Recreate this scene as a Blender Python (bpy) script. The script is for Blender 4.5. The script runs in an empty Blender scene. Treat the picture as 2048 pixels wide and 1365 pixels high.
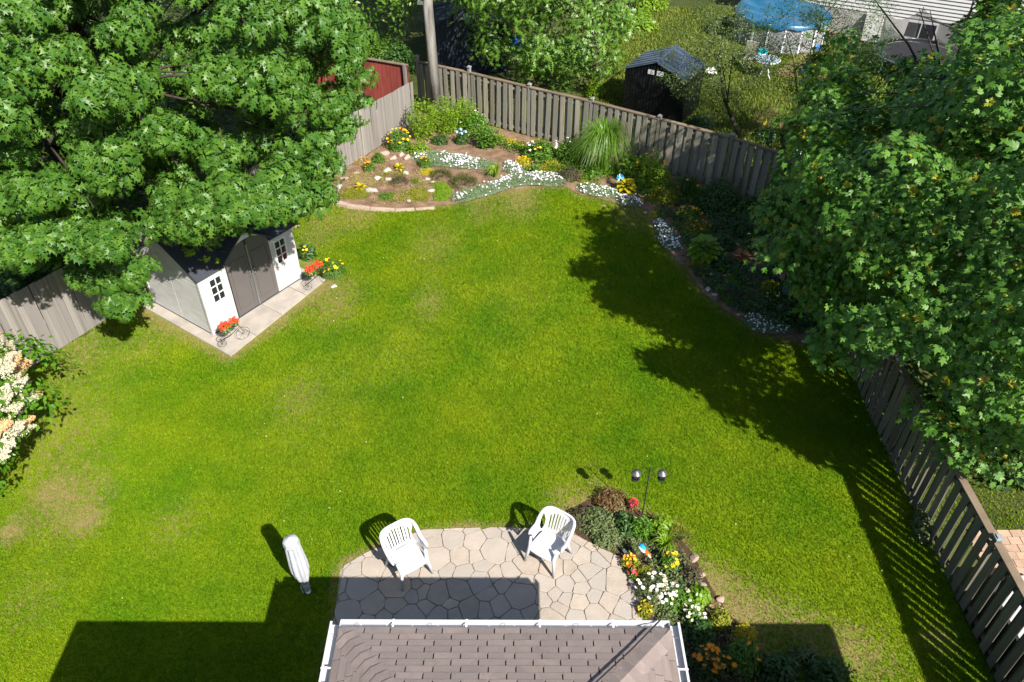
import bpy, bmesh, math, random
import numpy as np
from mathutils import Vector, Matrix
rnd = random.Random(7); rs = np.random.RandomState(7)
S = bpy.context.scene
# ---------------------------------------------------------------- camera, sky, sun, exposure
F_PX, PITCH, ROLL, CAMH = 1600.0, 40.0, 0.2, 12.5
W0, H0 = 2048, 1365
SUN_EL, SUN_DIR = 42.0, 126.0           # elevation, azimuth the shadows point to (ccw from +X)
cam_d = bpy.data.cameras.new('camera'); cam = bpy.data.objects.new('camera', cam_d)
S.collection.objects.link(cam); S.camera = cam
cam_d.sensor_width = 36; cam_d.lens = F_PX / W0 * 36; cam_d.clip_end = 500
_p, _r = math.radians(PITCH), math.radians(ROLL)
Fv = np.array([0, math.cos(_p), -math.sin(_p)]); U0 = np.array([0, math.sin(_p), math.cos(_p)]); R0 = np.array([1., 0, 0])
Rv = R0 * math.cos(_r) + U0 * math.sin(_r); Uv = U0 * math.cos(_r) - R0 * math.sin(_r)
CP = np.array([0, 0, CAMH])
cam.matrix_world = Matrix(((Rv[0], Uv[0], -Fv[0], 0), (Rv[1], Uv[1], -Fv[1], 0), (Rv[2], Uv[2], -Fv[2], CAMH), (0, 0, 0, 1)))
world = bpy.data.worlds.new('World'); S.world = world; world.use_nodes = True
wn = world.node_tree; sky = wn.nodes.new('ShaderNodeTexSky'); sky.sky_type = 'NISHITA'; sky.sun_disc = False
sunaz = math.radians(SUN_DIR + 180)
sdir = np.array([math.cos(sunaz) * math.cos(math.radians(SUN_EL)), math.sin(sunaz) * math.cos(math.radians(SUN_EL)), math.sin(math.radians(SUN_EL))])
sky.sun_elevation = math.radians(SUN_EL); sky.sun_rotation = math.atan2(sdir[0], sdir[1])
wn.links.new(sky.outputs[0], wn.nodes['Background'].inputs[0]); wn.nodes['Background'].inputs[1].default_value = 0.072
sl = bpy.data.lights.new('sun', 'SUN'); sl.energy = 4.6; sl.angle = math.radians(0.5); sl.color = (1, 0.955, 0.87)
so = bpy.data.objects.new('sun', sl); S.collection.objects.link(so)
so.rotation_euler = Vector(sdir).to_track_quat('Z', 'Y').to_euler(); so.location = (10, -10, 30)
S.view_settings.view_transform = 'Standard'; S.view_settings.look = 'None'; S.view_settings.exposure = 1.25; S.view_settings.gamma = 1
S.view_settings.use_curve_mapping = False
S.cycles.max_bounces = 6; S.cycles.transparent_max_bounces = 8
# ---------------------------------------------------------------- surveying helpers (photo pixel of a ground mark -> place)
def G(px, py, z=0.0):
    d = Fv * F_PX + Rv * (px - W0 / 2) - Uv * (py - H0 / 2)
    t = (z - CAMH) / d[2]
    return (float(d[0] * t), float(d[1] * t), float(z))
def mpp(px, py):
    p = np.array(G(px, py)) - CP
    return float(p @ Fv) / F_PX
def proj(P):
    d = np.asarray(P, float) - CP; z = d @ Fv
    return W0 / 2 + F_PX * (d @ Rv) / z, H0 / 2 - F_PX * (d @ Uv) / z
def inpoly(x, y, poly):
    x = np.asarray(x); y = np.asarray(y); r = np.zeros(x.shape, bool); n = len(poly)
    for i in range(n):
        x1, y1 = poly[i][:2]; x2, y2 = poly[(i + 1) % n][:2]
        c = ((y1 > y) != (y2 > y)) & (x < (x2 - x1) * (y - y1) / ((y2 - y1) or 1e-9) + x1)
        r ^= c
    return r
def GP(pts, z=0.0): return [G(a, b, z)[:2] for a, b in pts]
def smooth_poly(p, n=2):
    p = [np.array(q, float) for q in p]
    for _ in range(n):
        q = []
        for i in range(len(p)):
            a, b = p[i], p[(i + 1) % len(p)]
            q += [a * .75 + b * .25, a * .25 + b * .75]
        p = q
    return [tuple(v) for v in p]
# ---------------------------------------------------------------- scene object helpers
def link(o, parent=None):
    S.collection.objects.link(o)
    if parent is not None: o.parent = parent
    return o
def tag(o, label=None, cat=None, group=None, kind=None):
    if label: o['label'] = label
    if cat: o['category'] = cat
    if group: o['group'] = group
    if kind: o['kind'] = kind
    return o
def empty(name, loc=(0, 0, 0), rz=0.0, label=None, cat=None, group=None):
    o = bpy.data.objects.new(name, None); o.location = loc; o.rotation_euler = (0, 0, rz); o.empty_display_size = .1
    return tag(link(o), label, cat, group)
def obj(name, me, mats=None, parent=None, loc=None, rot=None, scale=None):
    o = bpy.data.objects.new(name, me)
    if mats is not None and len(me.materials) == 0:
        for m in (mats if isinstance(mats, (list, tuple)) else [mats]): me.materials.append(m)
    if loc is not None: o.location = loc
    if rot is not None: o.rotation_euler = rot
    if scale is not None: o.scale = scale
    return link(o, parent)
def copy_tree(o, parent=None):
    c = o.copy(); S.collection.objects.link(c)
    if parent is not None: c.parent = parent
    for ch in list(o.children): copy_tree(ch, c)
    return c
class MB:
    def __init__(s): s.v = []; s.f = []; s.m = []; s.mi = 0
    def add(s, vs, fs):
        n = len(s.v); s.v += [tuple(map(float, v)) for v in vs]; s.f += [tuple(i + n for i in f) for f in fs]; s.m += [s.mi] * len(fs); return s
    def box(s, c, d, ax=None, rz=0.0):
        hx, hy, hz = d[0] / 2, d[1] / 2, d[2] / 2
        vs = [Vector((x * hx, y * hy, z * hz)) for z in (-1, 1) for x, y in ((-1, -1), (1, -1), (1, 1), (-1, 1))]
        if rz: vs = [Matrix.Rotation(rz, 3, 'Z') @ v for v in vs]
        if ax is not None: vs = [ax @ v for v in vs]
        c = Vector(c)
        return s.add([v + c for v in vs], [(3, 2, 1, 0), (4, 5, 6, 7), (0, 1, 5, 4), (1, 2, 6, 5), (2, 3, 7, 6), (3, 0, 4, 7)])
    def tube(s, pts, r, n=6, caps=True):
        pts = [Vector(p) for p in pts]; rr = r if isinstance(r, (list, tuple)) else [r] * len(pts); rings = []
        for i, p in enumerate(pts):
            t = (pts[min(i + 1, len(pts) - 1)] - pts[max(i - 1, 0)]).normalized()
            a = t.cross(Vector((0, 0, 1)));
            if a.length < .05: a = t.cross(Vector((0, 1, 0)))
            a.normalize(); b = t.cross(a)
            rings.append([p + (a * math.cos(k * 2 * math.pi / n) + b * math.sin(k * 2 * math.pi / n)) * rr[i] for k in range(n)])
        vs = [v for R in rings for v in R]; fs = []
        for i in range(len(pts) - 1):
            for k in range(n):
                k2 = (k + 1) % n; fs.append((i * n + k, i * n + k2, (i + 1) * n + k2, (i + 1) * n + k))
        if caps: fs += [tuple(range(n))[::-1], tuple((len(pts) - 1) * n + k for k in range(n))]
        return s.add(vs, fs)
    def lathe(s, prof, n=16, c=(0, 0, 0), mod=None):
        vs = []
        for r, z in prof:
            for k in range(n):
                a = 2 * math.pi * k / n; q = r * (mod(a, z) if mod else 1); vs.append((c[0] + q * math.cos(a), c[1] + q * math.sin(a), c[2] + z))
        fs = []
        for i in range(len(prof) - 1):
            for k in range(n):
                k2 = (k + 1) % n; fs.append((i * n + k, i * n + k2, (i + 1) * n + k2, (i + 1) * n + k))
        fs += [tuple(range(n))[::-1], tuple((len(prof) - 1) * n + k for k in range(n))]
        return s.add(vs, fs)
    def prism(s, poly, z0, z1, inset=0.0):
        n = len(poly); cx = sum(p[0] for p in poly) / n; cy = sum(p[1] for p in poly) / n
        top = [(p[0] + (cx - p[0]) * inset, p[1] + (cy - p[1]) * inset, z1) for p in poly]
        vs = [(p[0], p[1], z0) for p in poly] + top
        fs = [tuple(range(n))[::-1], tuple(range(n, 2 * n))] + [(i, (i + 1) % n, n + (i + 1) % n, n + i) for i in range(n)]
        return s.add(vs, fs)
    def mesh(s, name, smooth=False):
        me = bpy.data.meshes.new(name); me.from_pydata(s.v, [], s.f); me.update()
        if any(s.m): me.polygons.foreach_set('material_index', s.m)
        if smooth: me.polygons.foreach_set('use_smooth', [True] * len(me.polygons))
        return me
    def obj(s, name, mats, parent=None, smooth=False, **k): return obj(name, s.mesh(name, smooth), mats, parent, **k)
def tri_mesh(name, V, Fc, attr=None, mi=None):
    V = np.ascontiguousarray(V, np.float32); Fc = np.ascontiguousarray(Fc, np.int32)
    me = bpy.data.meshes.new(name); k = Fc.shape[1]
    me.vertices.add(len(V)); me.vertices.foreach_set('co', V.ravel())
    me.loops.add(Fc.size); me.loops.foreach_set('vertex_index', Fc.ravel())
    me.polygons.add(len(Fc)); me.polygons.foreach_set('loop_start', np.arange(0, Fc.size, k, dtype=np.int32))
    if mi is not None: me.polygons.foreach_set('material_index', np.ascontiguousarray(mi, np.int32))
    if attr is not None:
        a = me.attributes.new('dry', 'FLOAT', 'POINT'); a.data.foreach_set('value', np.ascontiguousarray(attr, np.float32))
    me.update(calc_edges=True); return me
def frames(N, spin=None):
    """rotation matrices whose Z column follows the unit vectors N, spun at random"""
    N = N / np.linalg.norm(N, axis=1, keepdims=True); n = len(N)
    A = rs.normal(size=(n, 3)); X = A - (A * N).sum(1, keepdims=True) * N; X /= np.linalg.norm(X, axis=1, keepdims=True)
    Y = np.cross(N, X); return np.stack([X, Y, N], axis=2)
def scatter(tm, P, R, s):
    """tm=(V,F,M) template placed at P with rotation R, scale s"""
    V, Fc, M = tm; n = len(P); s = np.broadcast_to(np.asarray(s, float), (n,))
    out = np.einsum('nij,kj->nki', R, V) * s[:, None, None] + P[:, None, :]
    F2 = Fc[None] + (np.arange(n) * len(V))[:, None, None]
    return out.reshape(-1, 3), F2.reshape(-1, Fc.shape[1]), np.tile(M, n)
def joinm(parts):
    V = []; Fc = []; M = []; o = 0
    for v, f, m in parts:
        V.append(v); Fc.append(f + o); M.append(m); o += len(v)
    return np.concatenate(V), np.concatenate(Fc), np.concatenate(M)
# ---------------------------------------------------------------- materials
def nt(name):
    m = bpy.data.materials.new(name); m.use_nodes = True; n = m.node_tree
    return m, n, n.nodes, n.links, n.nodes['Principled BSDF']
def col4(c): return (c[0], c[1], c[2], 1)
def mat(name, c, rough=.6, var=.12, scale=6., stretch=(1, 1, 1), obr=.0, bump=.0, bscale=40., metal=0., spec=.4, c2=None, alpha=1., emit=None, tint=None):
    m, n, N, L, P = nt(name)
    tc = N.new('ShaderNodeTexCoord'); oi = N.new('ShaderNodeObjectInfo')
    mp = N.new('ShaderNodeVectorMath'); mp.operation = 'MULTIPLY_ADD'; mp.inputs[1].default_value = stretch
    cmb = N.new('ShaderNodeVectorMath'); cmb.operation = 'SCALE'; cmb.inputs[0].default_value = (37, 19, 53)
    L.new(oi.outputs['Random'], cmb.inputs['Scale']); L.new(tc.outputs['Object'], mp.inputs[0]); L.new(cmb.outputs[0], mp.inputs[2])
    no = N.new('ShaderNodeTexNoise'); no.inputs['Scale'].default_value = scale; no.inputs['Detail'].default_value = 6; no.inputs['Roughness'].default_value = .6
    L.new(mp.outputs[0], no.inputs['Vector'])
    mx = N.new('ShaderNodeMix'); mx.data_type = 'RGBA'
    a = tuple(max(0, x * (1 - var)) for x in c); b = tuple(min(1, x * (1 + var)) for x in c) if c2 is None else c2
    mx.inputs[6].default_value = col4(a); mx.inputs[7].default_value = col4(b)
    cr = N.new('ShaderNodeMapRange'); cr.inputs[1].default_value = .3; cr.inputs[2].default_value = .7; L.new(no.outputs[0], cr.inputs[0]); L.new(cr.outputs[0], mx.inputs[0])
    out = mx.outputs[2]
    if obr:
        hs = N.new('ShaderNodeHueSaturation'); mr = N.new('ShaderNodeMapRange'); mr.inputs[3].default_value = 1 - obr; mr.inputs[4].default_value = 1 + obr
        L.new(oi.outputs['Random'], mr.inputs[0]); L.new(mr.outputs[0], hs.inputs['Value']); L.new(out, hs.inputs['Color']); out = hs.outputs[0]
        if tint:
            m2 = N.new('ShaderNodeMix'); m2.data_type = 'RGBA'; m2.blend_type = 'MIX'
            wn_ = N.new('ShaderNodeTexWhiteNoise'); wn_.noise_dimensions = '1D'; L.new(oi.outputs['Random'], wn_.inputs['W'])
            pw = N.new('ShaderNodeMath'); pw.operation = 'MULTIPLY'; pw.inputs[1].default_value = .8; L.new(wn_.outputs[0], pw.inputs[0])
            L.new(pw.outputs[0], m2.inputs[0]); L.new(out, m2.inputs[6]); m2.inputs[7].default_value = col4(tint); out = m2.outputs[2]
    L.new(out, P.inputs['Base Color']); P.inputs['Roughness'].default_value = rough; P.inputs['Metallic'].default_value = metal
    P.inputs['Specular IOR Level'].default_value = spec; P.inputs['Alpha'].default_value = alpha
    if bump:
        n2 = N.new('ShaderNodeTexNoise'); n2.inputs['Scale'].default_value = bscale; n2.inputs['Detail'].default_value = 5; L.new(mp.outputs[0], n2.inputs['Vector'])
        bp = N.new('ShaderNodeBump'); bp.inputs['Strength'].default_value = bump; bp.inputs['Distance'].default_value = .02
        L.new(n2.outputs[0], bp.inputs['Height']); L.new(bp.outputs[0], P.inputs['Normal'])
    return m
def leaf(name, a, b, rough=.42, trans=.3, spec=.45, tcol=None):
    """leaf blades: every leaf (mesh island) its own shade between a and b, some light passes through"""
    m, n, N, L, P = nt(name)
    ge = N.new('ShaderNodeNewGeometry'); oi = N.new('ShaderNodeObjectInfo')
    ad = N.new('ShaderNodeMath'); ad.operation = 'ADD'; L.new(ge.outputs['Random Per Island'], ad.inputs[0]); L.new(oi.outputs['Random'], ad.inputs[1])
    fr = N.new('ShaderNodeMath'); fr.operation = 'FRACT'; L.new(ad.outputs[0], fr.inputs[0])
    mx = N.new('ShaderNodeMix'); mx.data_type = 'RGBA'; mx.inputs[6].default_value = col4(a); mx.inputs[7].default_value = col4(b); L.new(fr.outputs[0], mx.inputs[0])
    L.new(mx.outputs[2], P.inputs['Base Color']); P.inputs['Roughness'].default_value = rough; P.inputs['Specular IOR Level'].default_value = spec
    tr = N.new('ShaderNodeBsdfTranslucent'); hs = N.new('ShaderNodeHueSaturation'); hs.inputs['Value'].default_value = 1.3; hs.inputs['Hue'].default_value = .485; hs.inputs['Saturation'].default_value = 1.1
    L.new(mx.outputs[2], hs.inputs['Color']); L.new(hs.outputs[0], tr.inputs[0])
    ms = N.new('ShaderNodeMixShader'); ms.inputs[0].default_value = trans; L.new(P.outputs[0], ms.inputs[1]); L.new(tr.outputs[0], ms.inputs[2])
    L.new(ms.outputs[0], N['Material Output'].inputs[0]); return m
def grassmat(name, blades):
    m, n, N, L, P = nt(name)
    at = N.new('ShaderNodeAttribute'); at.attribute_name = 'dry'; tc = N.new('ShaderNodeTexCoord')
    n1 = N.new('ShaderNodeTexNoise'); n1.inputs['Scale'].default_value = .55; n1.inputs['Detail'].default_value = 7; n1.inputs['Roughness'].default_value = .65; L.new(tc.outputs['Object'], n1.inputs['Vector'])
    n3 = N.new('ShaderNodeTexNoise'); n3.inputs['Scale'].default_value = 8; n3.inputs['Detail'].default_value = 4; L.new(tc.outputs['Object'], n3.inputs['Vector'])
    r1 = N.new('ShaderNodeMapRange'); r1.inputs[1].default_value = .35; r1.inputs[2].default_value = .65; L.new(n1.outputs[0], r1.inputs[0])
    mx = N.new('ShaderNodeMix'); mx.data_type = 'RGBA'; mx.inputs[6].default_value = (.080, .172, .0035, 1); mx.inputs[7].default_value = (.165, .230, .0055, 1); L.new(r1.outputs[0], mx.inputs[0])
    out = mx.outputs[2]
    # dry straw where the lawn is worn
    ds = N.new('ShaderNodeMath'); ds.operation = 'MULTIPLY_ADD'; ds.inputs[1].default_value = 1.0; L.new(at.outputs['Fac'], ds.inputs[0])
    r3 = N.new('ShaderNodeMapRange'); r3.inputs[1].default_value = .3; r3.inputs[2].default_value = .7; r3.inputs[3].default_value = -.55; r3.inputs[4].default_value = .55; L.new(n3.outputs[0], r3.inputs[0]); L.new(r3.outputs[0], ds.inputs[2])
    mul = N.new('ShaderNodeMath'); mul.operation = 'MULTIPLY'; mul.use_clamp = True
    gt = N.new('ShaderNodeMath'); gt.operation = 'MULTIPLY'; gt.use_clamp = True; gt.inputs[1].default_value = 4; L.new(at.outputs['Fac'], gt.inputs[0])
    L.new(ds.outputs[0], mul.inputs[0]); L.new(gt.outputs[0], mul.inputs[1])
    m2 = N.new('ShaderNodeMix'); m2.data_type = 'RGBA'; L.new(mul.outputs[0], m2.inputs[0]); L.new(out, m2.inputs[6]); m2.inputs[7].default_value = (.235, .19, .07, 1); out = m2.outputs[2]
    hs = N.new('ShaderNodeHueSaturation'); L.new(out, hs.inputs['Color'])
    if blades:
        ge = N.new('ShaderNodeNewGeometry'); mr = N.new('ShaderNodeMapRange'); mr.inputs[3].default_value = .68; mr.inputs[4].default_value = 1.5; L.new(ge.outputs['Random Per Island'], mr.inputs[0]); L.new(mr.outputs[0], hs.inputs['Value'])
        mh = N.new('ShaderNodeMapRange'); mh.inputs[3].default_value = .488; mh.inputs[4].default_value = .512
        wn_ = N.new('ShaderNodeTexWhiteNoise'); wn_.noise_dimensions = '1D'; L.new(ge.outputs['Random Per Island'], wn_.inputs['W']); L.new(wn_.outputs[0], mh.inputs[0]); L.new(mh.outputs[0], hs.inputs['Hue'])
    else:
        n4 = N.new('ShaderNodeTexNoise'); n4.inputs['Scale'].default_value = 60; n4.inputs['Detail'].default_value = 4; L.new(tc.outputs['Object'], n4.inputs['Vector'])
        mr = N.new('ShaderNodeMapRange'); mr.inputs[1].default_value = .3; mr.inputs[2].default_value = .7; mr.inputs[3].default_value = .5; mr.inputs[4].default_value = 1.25; L.new(n4.outputs[0], mr.inputs[0]); L.new(mr.outputs[0], hs.inputs['Value'])
        bp = N.new('ShaderNodeBump'); bp.inputs['Strength'].default_value = .7; bp.inputs['Distance'].default_value = .03; L.new(n4.outputs[0], bp.inputs['Height']); L.new(bp.outputs[0], P.inputs['Normal'])
    L.new(hs.outputs[0], P.inputs['Base Color']); P.inputs['Roughness'].default_value = .7; P.inputs['Specular IOR Level'].default_value = .06
    if blades:
        tr = N.new('ShaderNodeBsdfTranslucent'); L.new(hs.outputs[0], tr.inputs[0]); ms = N.new('ShaderNodeMixShader'); ms.inputs[0].default_value = .35
        L.new(P.outputs[0], ms.inputs[1]); L.new(tr.outputs[0], ms.inputs[2]); L.new(ms.outputs[0], N['Material Output'].inputs[0])
    return m
M = dict(
 soil=mat('soil', (.16, .095, .058), .95, .35, 3, bump=.8, bscale=18, c2=(.25, .165, .11), spec=.1),
 soildark=mat('mulch', (.06, .038, .025), .95, .4, 6, bump=.8, bscale=25, spec=.1),
 mortar=mat('joint_sand', (.24, .205, .17), .9, .3, 20, bump=.3),
 flag=mat('flagstone', (.355, .295, .24), .8, .13, 3.2, obr=.12, bump=.35, bscale=30, tint=(.31, .28, .25), spec=.25),
 conc=mat('concrete', (.315, .28, .245), .85, .20, 2.6, obr=.05, bump=.15, bscale=60, spec=.2),
 curb=mat('curb_concrete', (.38, .29, .225), .85, .2, 4, bump=.3, spec=.2),
 paver=mat('paver', (.38, .26, .19), .85, .15, 5, obr=.12, bump=.3, spec=.2),
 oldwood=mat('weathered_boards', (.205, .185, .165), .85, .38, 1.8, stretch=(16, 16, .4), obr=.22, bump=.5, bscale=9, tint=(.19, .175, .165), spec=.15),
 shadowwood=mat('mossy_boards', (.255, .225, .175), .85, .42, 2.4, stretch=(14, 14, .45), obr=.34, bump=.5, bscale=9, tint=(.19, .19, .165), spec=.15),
 shaded_boards=mat('shaded_mossy_boards', (.165, .145, .11), .85, .42, 2.4, stretch=(14, 14, .45), obr=.30, bump=.5, bscale=9, tint=(.11, .11, .09), spec=.15),  # darker copy of mossy_boards, tree shade on the side fence put into colour
 cedar=mat('brown_cap_rail', (.16, .12, .085), .8, .25, 2, obr=.1, bump=.3, spec=.2),
 capw=mat('grey_white_post_cap', (.24, .25, .26), .5, .08, 5),
 bark=mat('bark', (.050, .040, .032), .95, .4, 5, stretch=(1, 1, .3), bump=.8, bscale=14, spec=.1),
 pole=mat('pole_wood', (.13, .12, .11), .9, .35, 3, stretch=(2.5, 2.5, .35), bump=.5, bscale=12, c2=(.34, .315, .29), spec=.15),
 shingle=mat('asphalt_shingle', (.215, .172, .155), .95, .16, 5, obr=.14, bump=.45, bscale=160, tint=(.20, .165, .155), spec=.15),
 white=mat('white_aluminium', (.80, .80, .82), .35, .03, 3, spec=.5),
 plastic=mat('white_resin', (.50, .50, .52), .38, .02, 3, spec=.45),
 canvas=mat('white_canvas', (.37, .38, .41), .8, .12, 4, bump=.2, bscale=12, spec=.2),
 siding=mat('white_siding', (.40, .395, .39), .6, .05, 4),
 shedwhite=mat('shed_white', (.44, .43, .415), .55, .13, 2.2, bump=.12, bscale=25, spec=.3),
 sheddoor=mat('shed_door_taupe', (.098, .087, .084), .55, .05, 3, spec=.35),
 shedroof=mat('shed_roof_charcoal', (.035, .04, .05), .5, .15, 3, spec=.4),
 glassd=mat('dark_glass', (.015, .018, .022), .12, .1, 2, spec=.6),
 trim=mat('pale_trim', (.62, .62, .62), .45, .03, 3),
 metal=mat('grey_metal', (.35, .36, .37), .35, .06, 5, metal=.8),
 darkmetal=mat('dark_grey_metal', (.07, .07, .08), .35, .1, 5, spec=.6),
 deck_gap_shade=mat('roof_deck_gap_shade', (.010, .009, .009), .95, .2, 5, spec=.05),  # near-black deck: shade in the shingle gaps put into its colour
 gutterw=mat('gutter_enamel', (.46, .46, .48), .4, .04, 3, spec=.4),
 black=mat('black_metal', (.018, .018, .02), .45, .1, 5, spec=.4),
 rock=mat('pale_rock', (.40, .37, .33), .85, .2, 6, obr=.08, bump=.5, bscale=14, spec=.2),
 rockp=mat('pinkish_rock', (.36, .26, .21), .85, .2, 6, obr=.12, bump=.5, bscale=14, spec=.2),
 blackshed=mat('black_ribbed_steel', (.007, .0075, .010), .45, .2, 2, spec=.5),
 blueroof=mat('dark_blue_steel_roof', (.045, .06, .095), .35, .2, 3, spec=.6),
 red=mat('faded_red_paint', (.21, .045, .035), .75, .25, 3, stretch=(3, 3, .5), obr=.12, spec=.2),
 navy=mat('navy_boards', (.012, .018, .035), .6, .2, 2),
 poolblue=mat('blue_pool_cover', (.008, .085, .17), .3, .18, 1.2, bump=.5, bscale=2.2, spec=.5),
 poolwall=mat('grey_pool_wall', (.22, .22, .23), .5, .1, 2),
 net=mat('black_net', (.02, .02, .022), .8, .1, 4, alpha=.55), tramp=mat('grey_mat', (.045, .045, .055), .6, .1, 4),
 beige=mat('beige_sling', (.42, .40, .32), .7, .05, 5), teal=mat('teal_plastic', (.02, .33, .36), .35, .05, 5),
 frost=mat('frosted_glass', (.30, .36, .40), .15, .06, 5, spec=.6, alpha=.75),
 bluep=mat('blue_plastic', (.02, .12, .45), .4, .1, 5), redp=mat('red_plastic', (.5, .02, .03), .4, .1, 5), orangep=mat('orange_plastic', (.75, .13, .02), .4, .1, 5),
 magenta=mat('magenta_foil', (.50, .02, .36), .35, .1, 5), cyanp=mat('sky_blue_foil', (.02, .32, .70), .3, .1, 5), brick=mat('red_brown_patio', (.26, .14, .10), .9, .15, 6),
 stucco=mat('grey_stucco', (.30, .29, .285), .9, .12, 2, bump=.2), hot=mat('grey_vinyl_cover', (.40, .40, .41), .6, .04, 3),
 copper=mat('striped_metal', (.36, .30, .27), .4, .1, 5, metal=.5), greenm=mat('verdigris_wire', (.05, .12, .12), .5, .1, 5),
 f_white=mat('white_petals', (.80, .80, .76), .6, .03, 5), f_yel=mat('yellow_petals', (.80, .50, .01), .6, .05, 5), f_or=mat('orange_petals', (.80, .26, .01), .6, .1, 5),
 f_red=mat('coral_red_petals', (.78, .055, .025), .6, .25, 30, spec=.2), f_crim=mat('crimson_petals', (.42, .02, .035), .6, .1, 5), f_eye=mat('gold_eye', (.55, .30, .01), .7, .1, 5),
 f_blue=mat('pale_blue_petals', (.38, .50, .62), .6, .1, 5), f_lil=mat('mauve_white_petals', (.66, .60, .70), .6, .08, 5),
 grass=grassmat('lawn_blades', True), turf=grassmat('turf', False),
 dirt=mat('field_ground', (.045, .07, .012), .95, .4, .8, bump=.6, bscale=20, c2=(.085, .095, .03), spec=.1),
 oak=leaf('oak_leaf', (.034, .105, .012), (.094, .190, .020), .44, .28, .34), oakrib=mat('red_stalks', (.20, .07, .03), .6),
 oak2=leaf('back_oak_leaf', (.050, .13, .012), (.12, .22, .022), .42, .28),
 maple=leaf('maple_leaf', (.046, .138, .014), (.110, .228, .028), .48, .28, .35), maple_new=leaf('new_maple_leaf', (.20, .28, .016), (.38, .28, .02), .45, .35),
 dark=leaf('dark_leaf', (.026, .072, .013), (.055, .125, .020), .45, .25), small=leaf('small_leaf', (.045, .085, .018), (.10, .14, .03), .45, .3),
 lime=leaf('yellow_green_leaf', (.13, .25, .005), (.20, .32, .010), .5, .35), mid=leaf('mid_green_leaf', (.05, .14, .010), (.11, .21, .015), .45, .3),
 gold=leaf('golden_leaf', (.36, .33, .008), (.50, .40, .012), .5, .3), hosta=leaf('lime_hosta_leaf', (.12, .24, .010), (.17, .30, .014), .4, .3),
 spruce=leaf('olive_needles', (.045, .065, .010), (.085, .095, .012), .7, .1), blackish=leaf('bronze_dark_foliage', (.045, .045, .018), (.085, .065, .03), .7, .1),
 silver=leaf('silver_green_foliage', (.13, .19, .095), (.20, .26, .14), .7, .15, .2), moss=leaf('green_gold_mat', (.13, .17, .010), (.22, .21, .020), .7, .15, .2),
 rust=leaf('rusty_foliage', (.16, .05, .02), (.12, .11, .03), .6, .2), bronze=leaf('copper_heuchera_leaf', (.20, .085, .03), (.28, .13, .05), .5, .2),
 dusty=leaf('dusty_green_foliage', (.08, .12, .035), (.14, .17, .06), .6, .2), blade=leaf('long_grass_blade', (.075, .17, .012), (.13, .24, .02), .4, .3),
 sedge=leaf('tan_dry_foliage', (.25, .19, .08), (.32, .25, .10), .7, .2), hydr=leaf('fresh_green_leaf', (.06, .17, .008), (.10, .22, .012), .4, .3),
 cream=leaf('cream_blossom', (.50, .45, .31), (.62, .58, .44), .7, .25, .2), peach=leaf('faded_tan_blossom', (.60, .36, .16), (.70, .50, .28), .7, .25, .2),
)
# ---------------------------------------------------------------- leaf templates: (verts, tris, material index), lying along +X from origin, Z up
def T(v, f, m=0): return np.array(v, float), np.array(f, int), np.full(len(f), m)
def leaf_simple(L=1., w=.35, fold=.12, droop=.15):
    v = [(0, 0, 0), (.4 * L, -w * L * .5, fold * L * .6 - droop * .16 * L), (.4 * L, w * L * .5, fold * L * .6 - droop * .16 * L), (.45 * L, 0, -droop * .2 * L), (L, 0, -droop * L)]
    return T(v, [(0, 1, 3), (0, 3, 2), (1, 4, 3), (3, 4, 2)])
def leaf_oak(L=1., droop=.45, nar=.82):
    out = [(.10, .05), (.22, .10), (.34, .30), (.38, .10), (.50, .14), (.66, .42), (.64, .13), (.76, .12), (.92, .30), (.86, .07)]
    sp = [.0, .30, .44, .60, .75, .90, 1.0]
    z = lambda t, w: (-droop * t * t + .10 * w) * L
    v = [(t * L, 0, z(t, 0)) for t in sp]; n = len(v); f = []
    for s in (1, -1):
        o = len(v); v += [(t * L, s * w * L * nar, z(t, w)) for t, w in out]
        a = [(0, o, 1), (o, o + 1, 1), (o + 1, o + 2, o + 3), (1, o + 1, o + 3), (1, o + 3, 2), (2, o + 3, o + 4), (2, o + 4, 3), (o + 4, o + 5, o + 6), (3, o + 4, o + 6), (3, o + 6, 4), (4, o + 6, o + 7), (o + 7, o + 8, o + 9), (4, o + 7, o + 9), (4, o + 9, 5), (5, o + 9, 6)]
        f += a if s > 0 else [t[::-1] for t in a]
    return T(v, f)
def leaf_maple(L=1., droop=.25):
    pr = [(-.02, 0), (.05, -.30), (.30, -.42), (.30, -.20), (.62, -.45), (.62, -.16), (1., 0), (.62, .16), (.62, .45), (.30, .20), (.30, .42), (.05, .30)]
    v = [(x * L, y * L, (-droop * (x * x + y * y * .6)) * L + .05 * L * (i % 2)) for i, (x, y) in enumerate(pr)] + [(.30 * L, 0, .02 * L)]
    c = len(v) - 1; n = len(pr)
    return T(v, [(i, (i + 1) % n, c) for i in range(n)])
def leaf_round(L=1.):
    v = [(0, 0, 0), (.25, -.28, .07), (.65, -.34, .05), (1., 0, -.22), (.65, .34, .05), (.25, .28, .07), (.5, 0, -.03)]
    v = [(a * L, b * L, c * L) for a, b, c in v]
    return T(v, [(0, 1, 6), (1, 2, 6), (2, 3, 6), (3, 4, 6), (4, 5, 6), (5, 0, 6)])
def rotm(az, el, roll=0.):
    return np.array(Matrix.Rotation(az, 3, 'Z') @ Matrix.Rotation(-el, 3, 'Y') @ Matrix.Rotation(roll, 3, 'X'))
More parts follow.
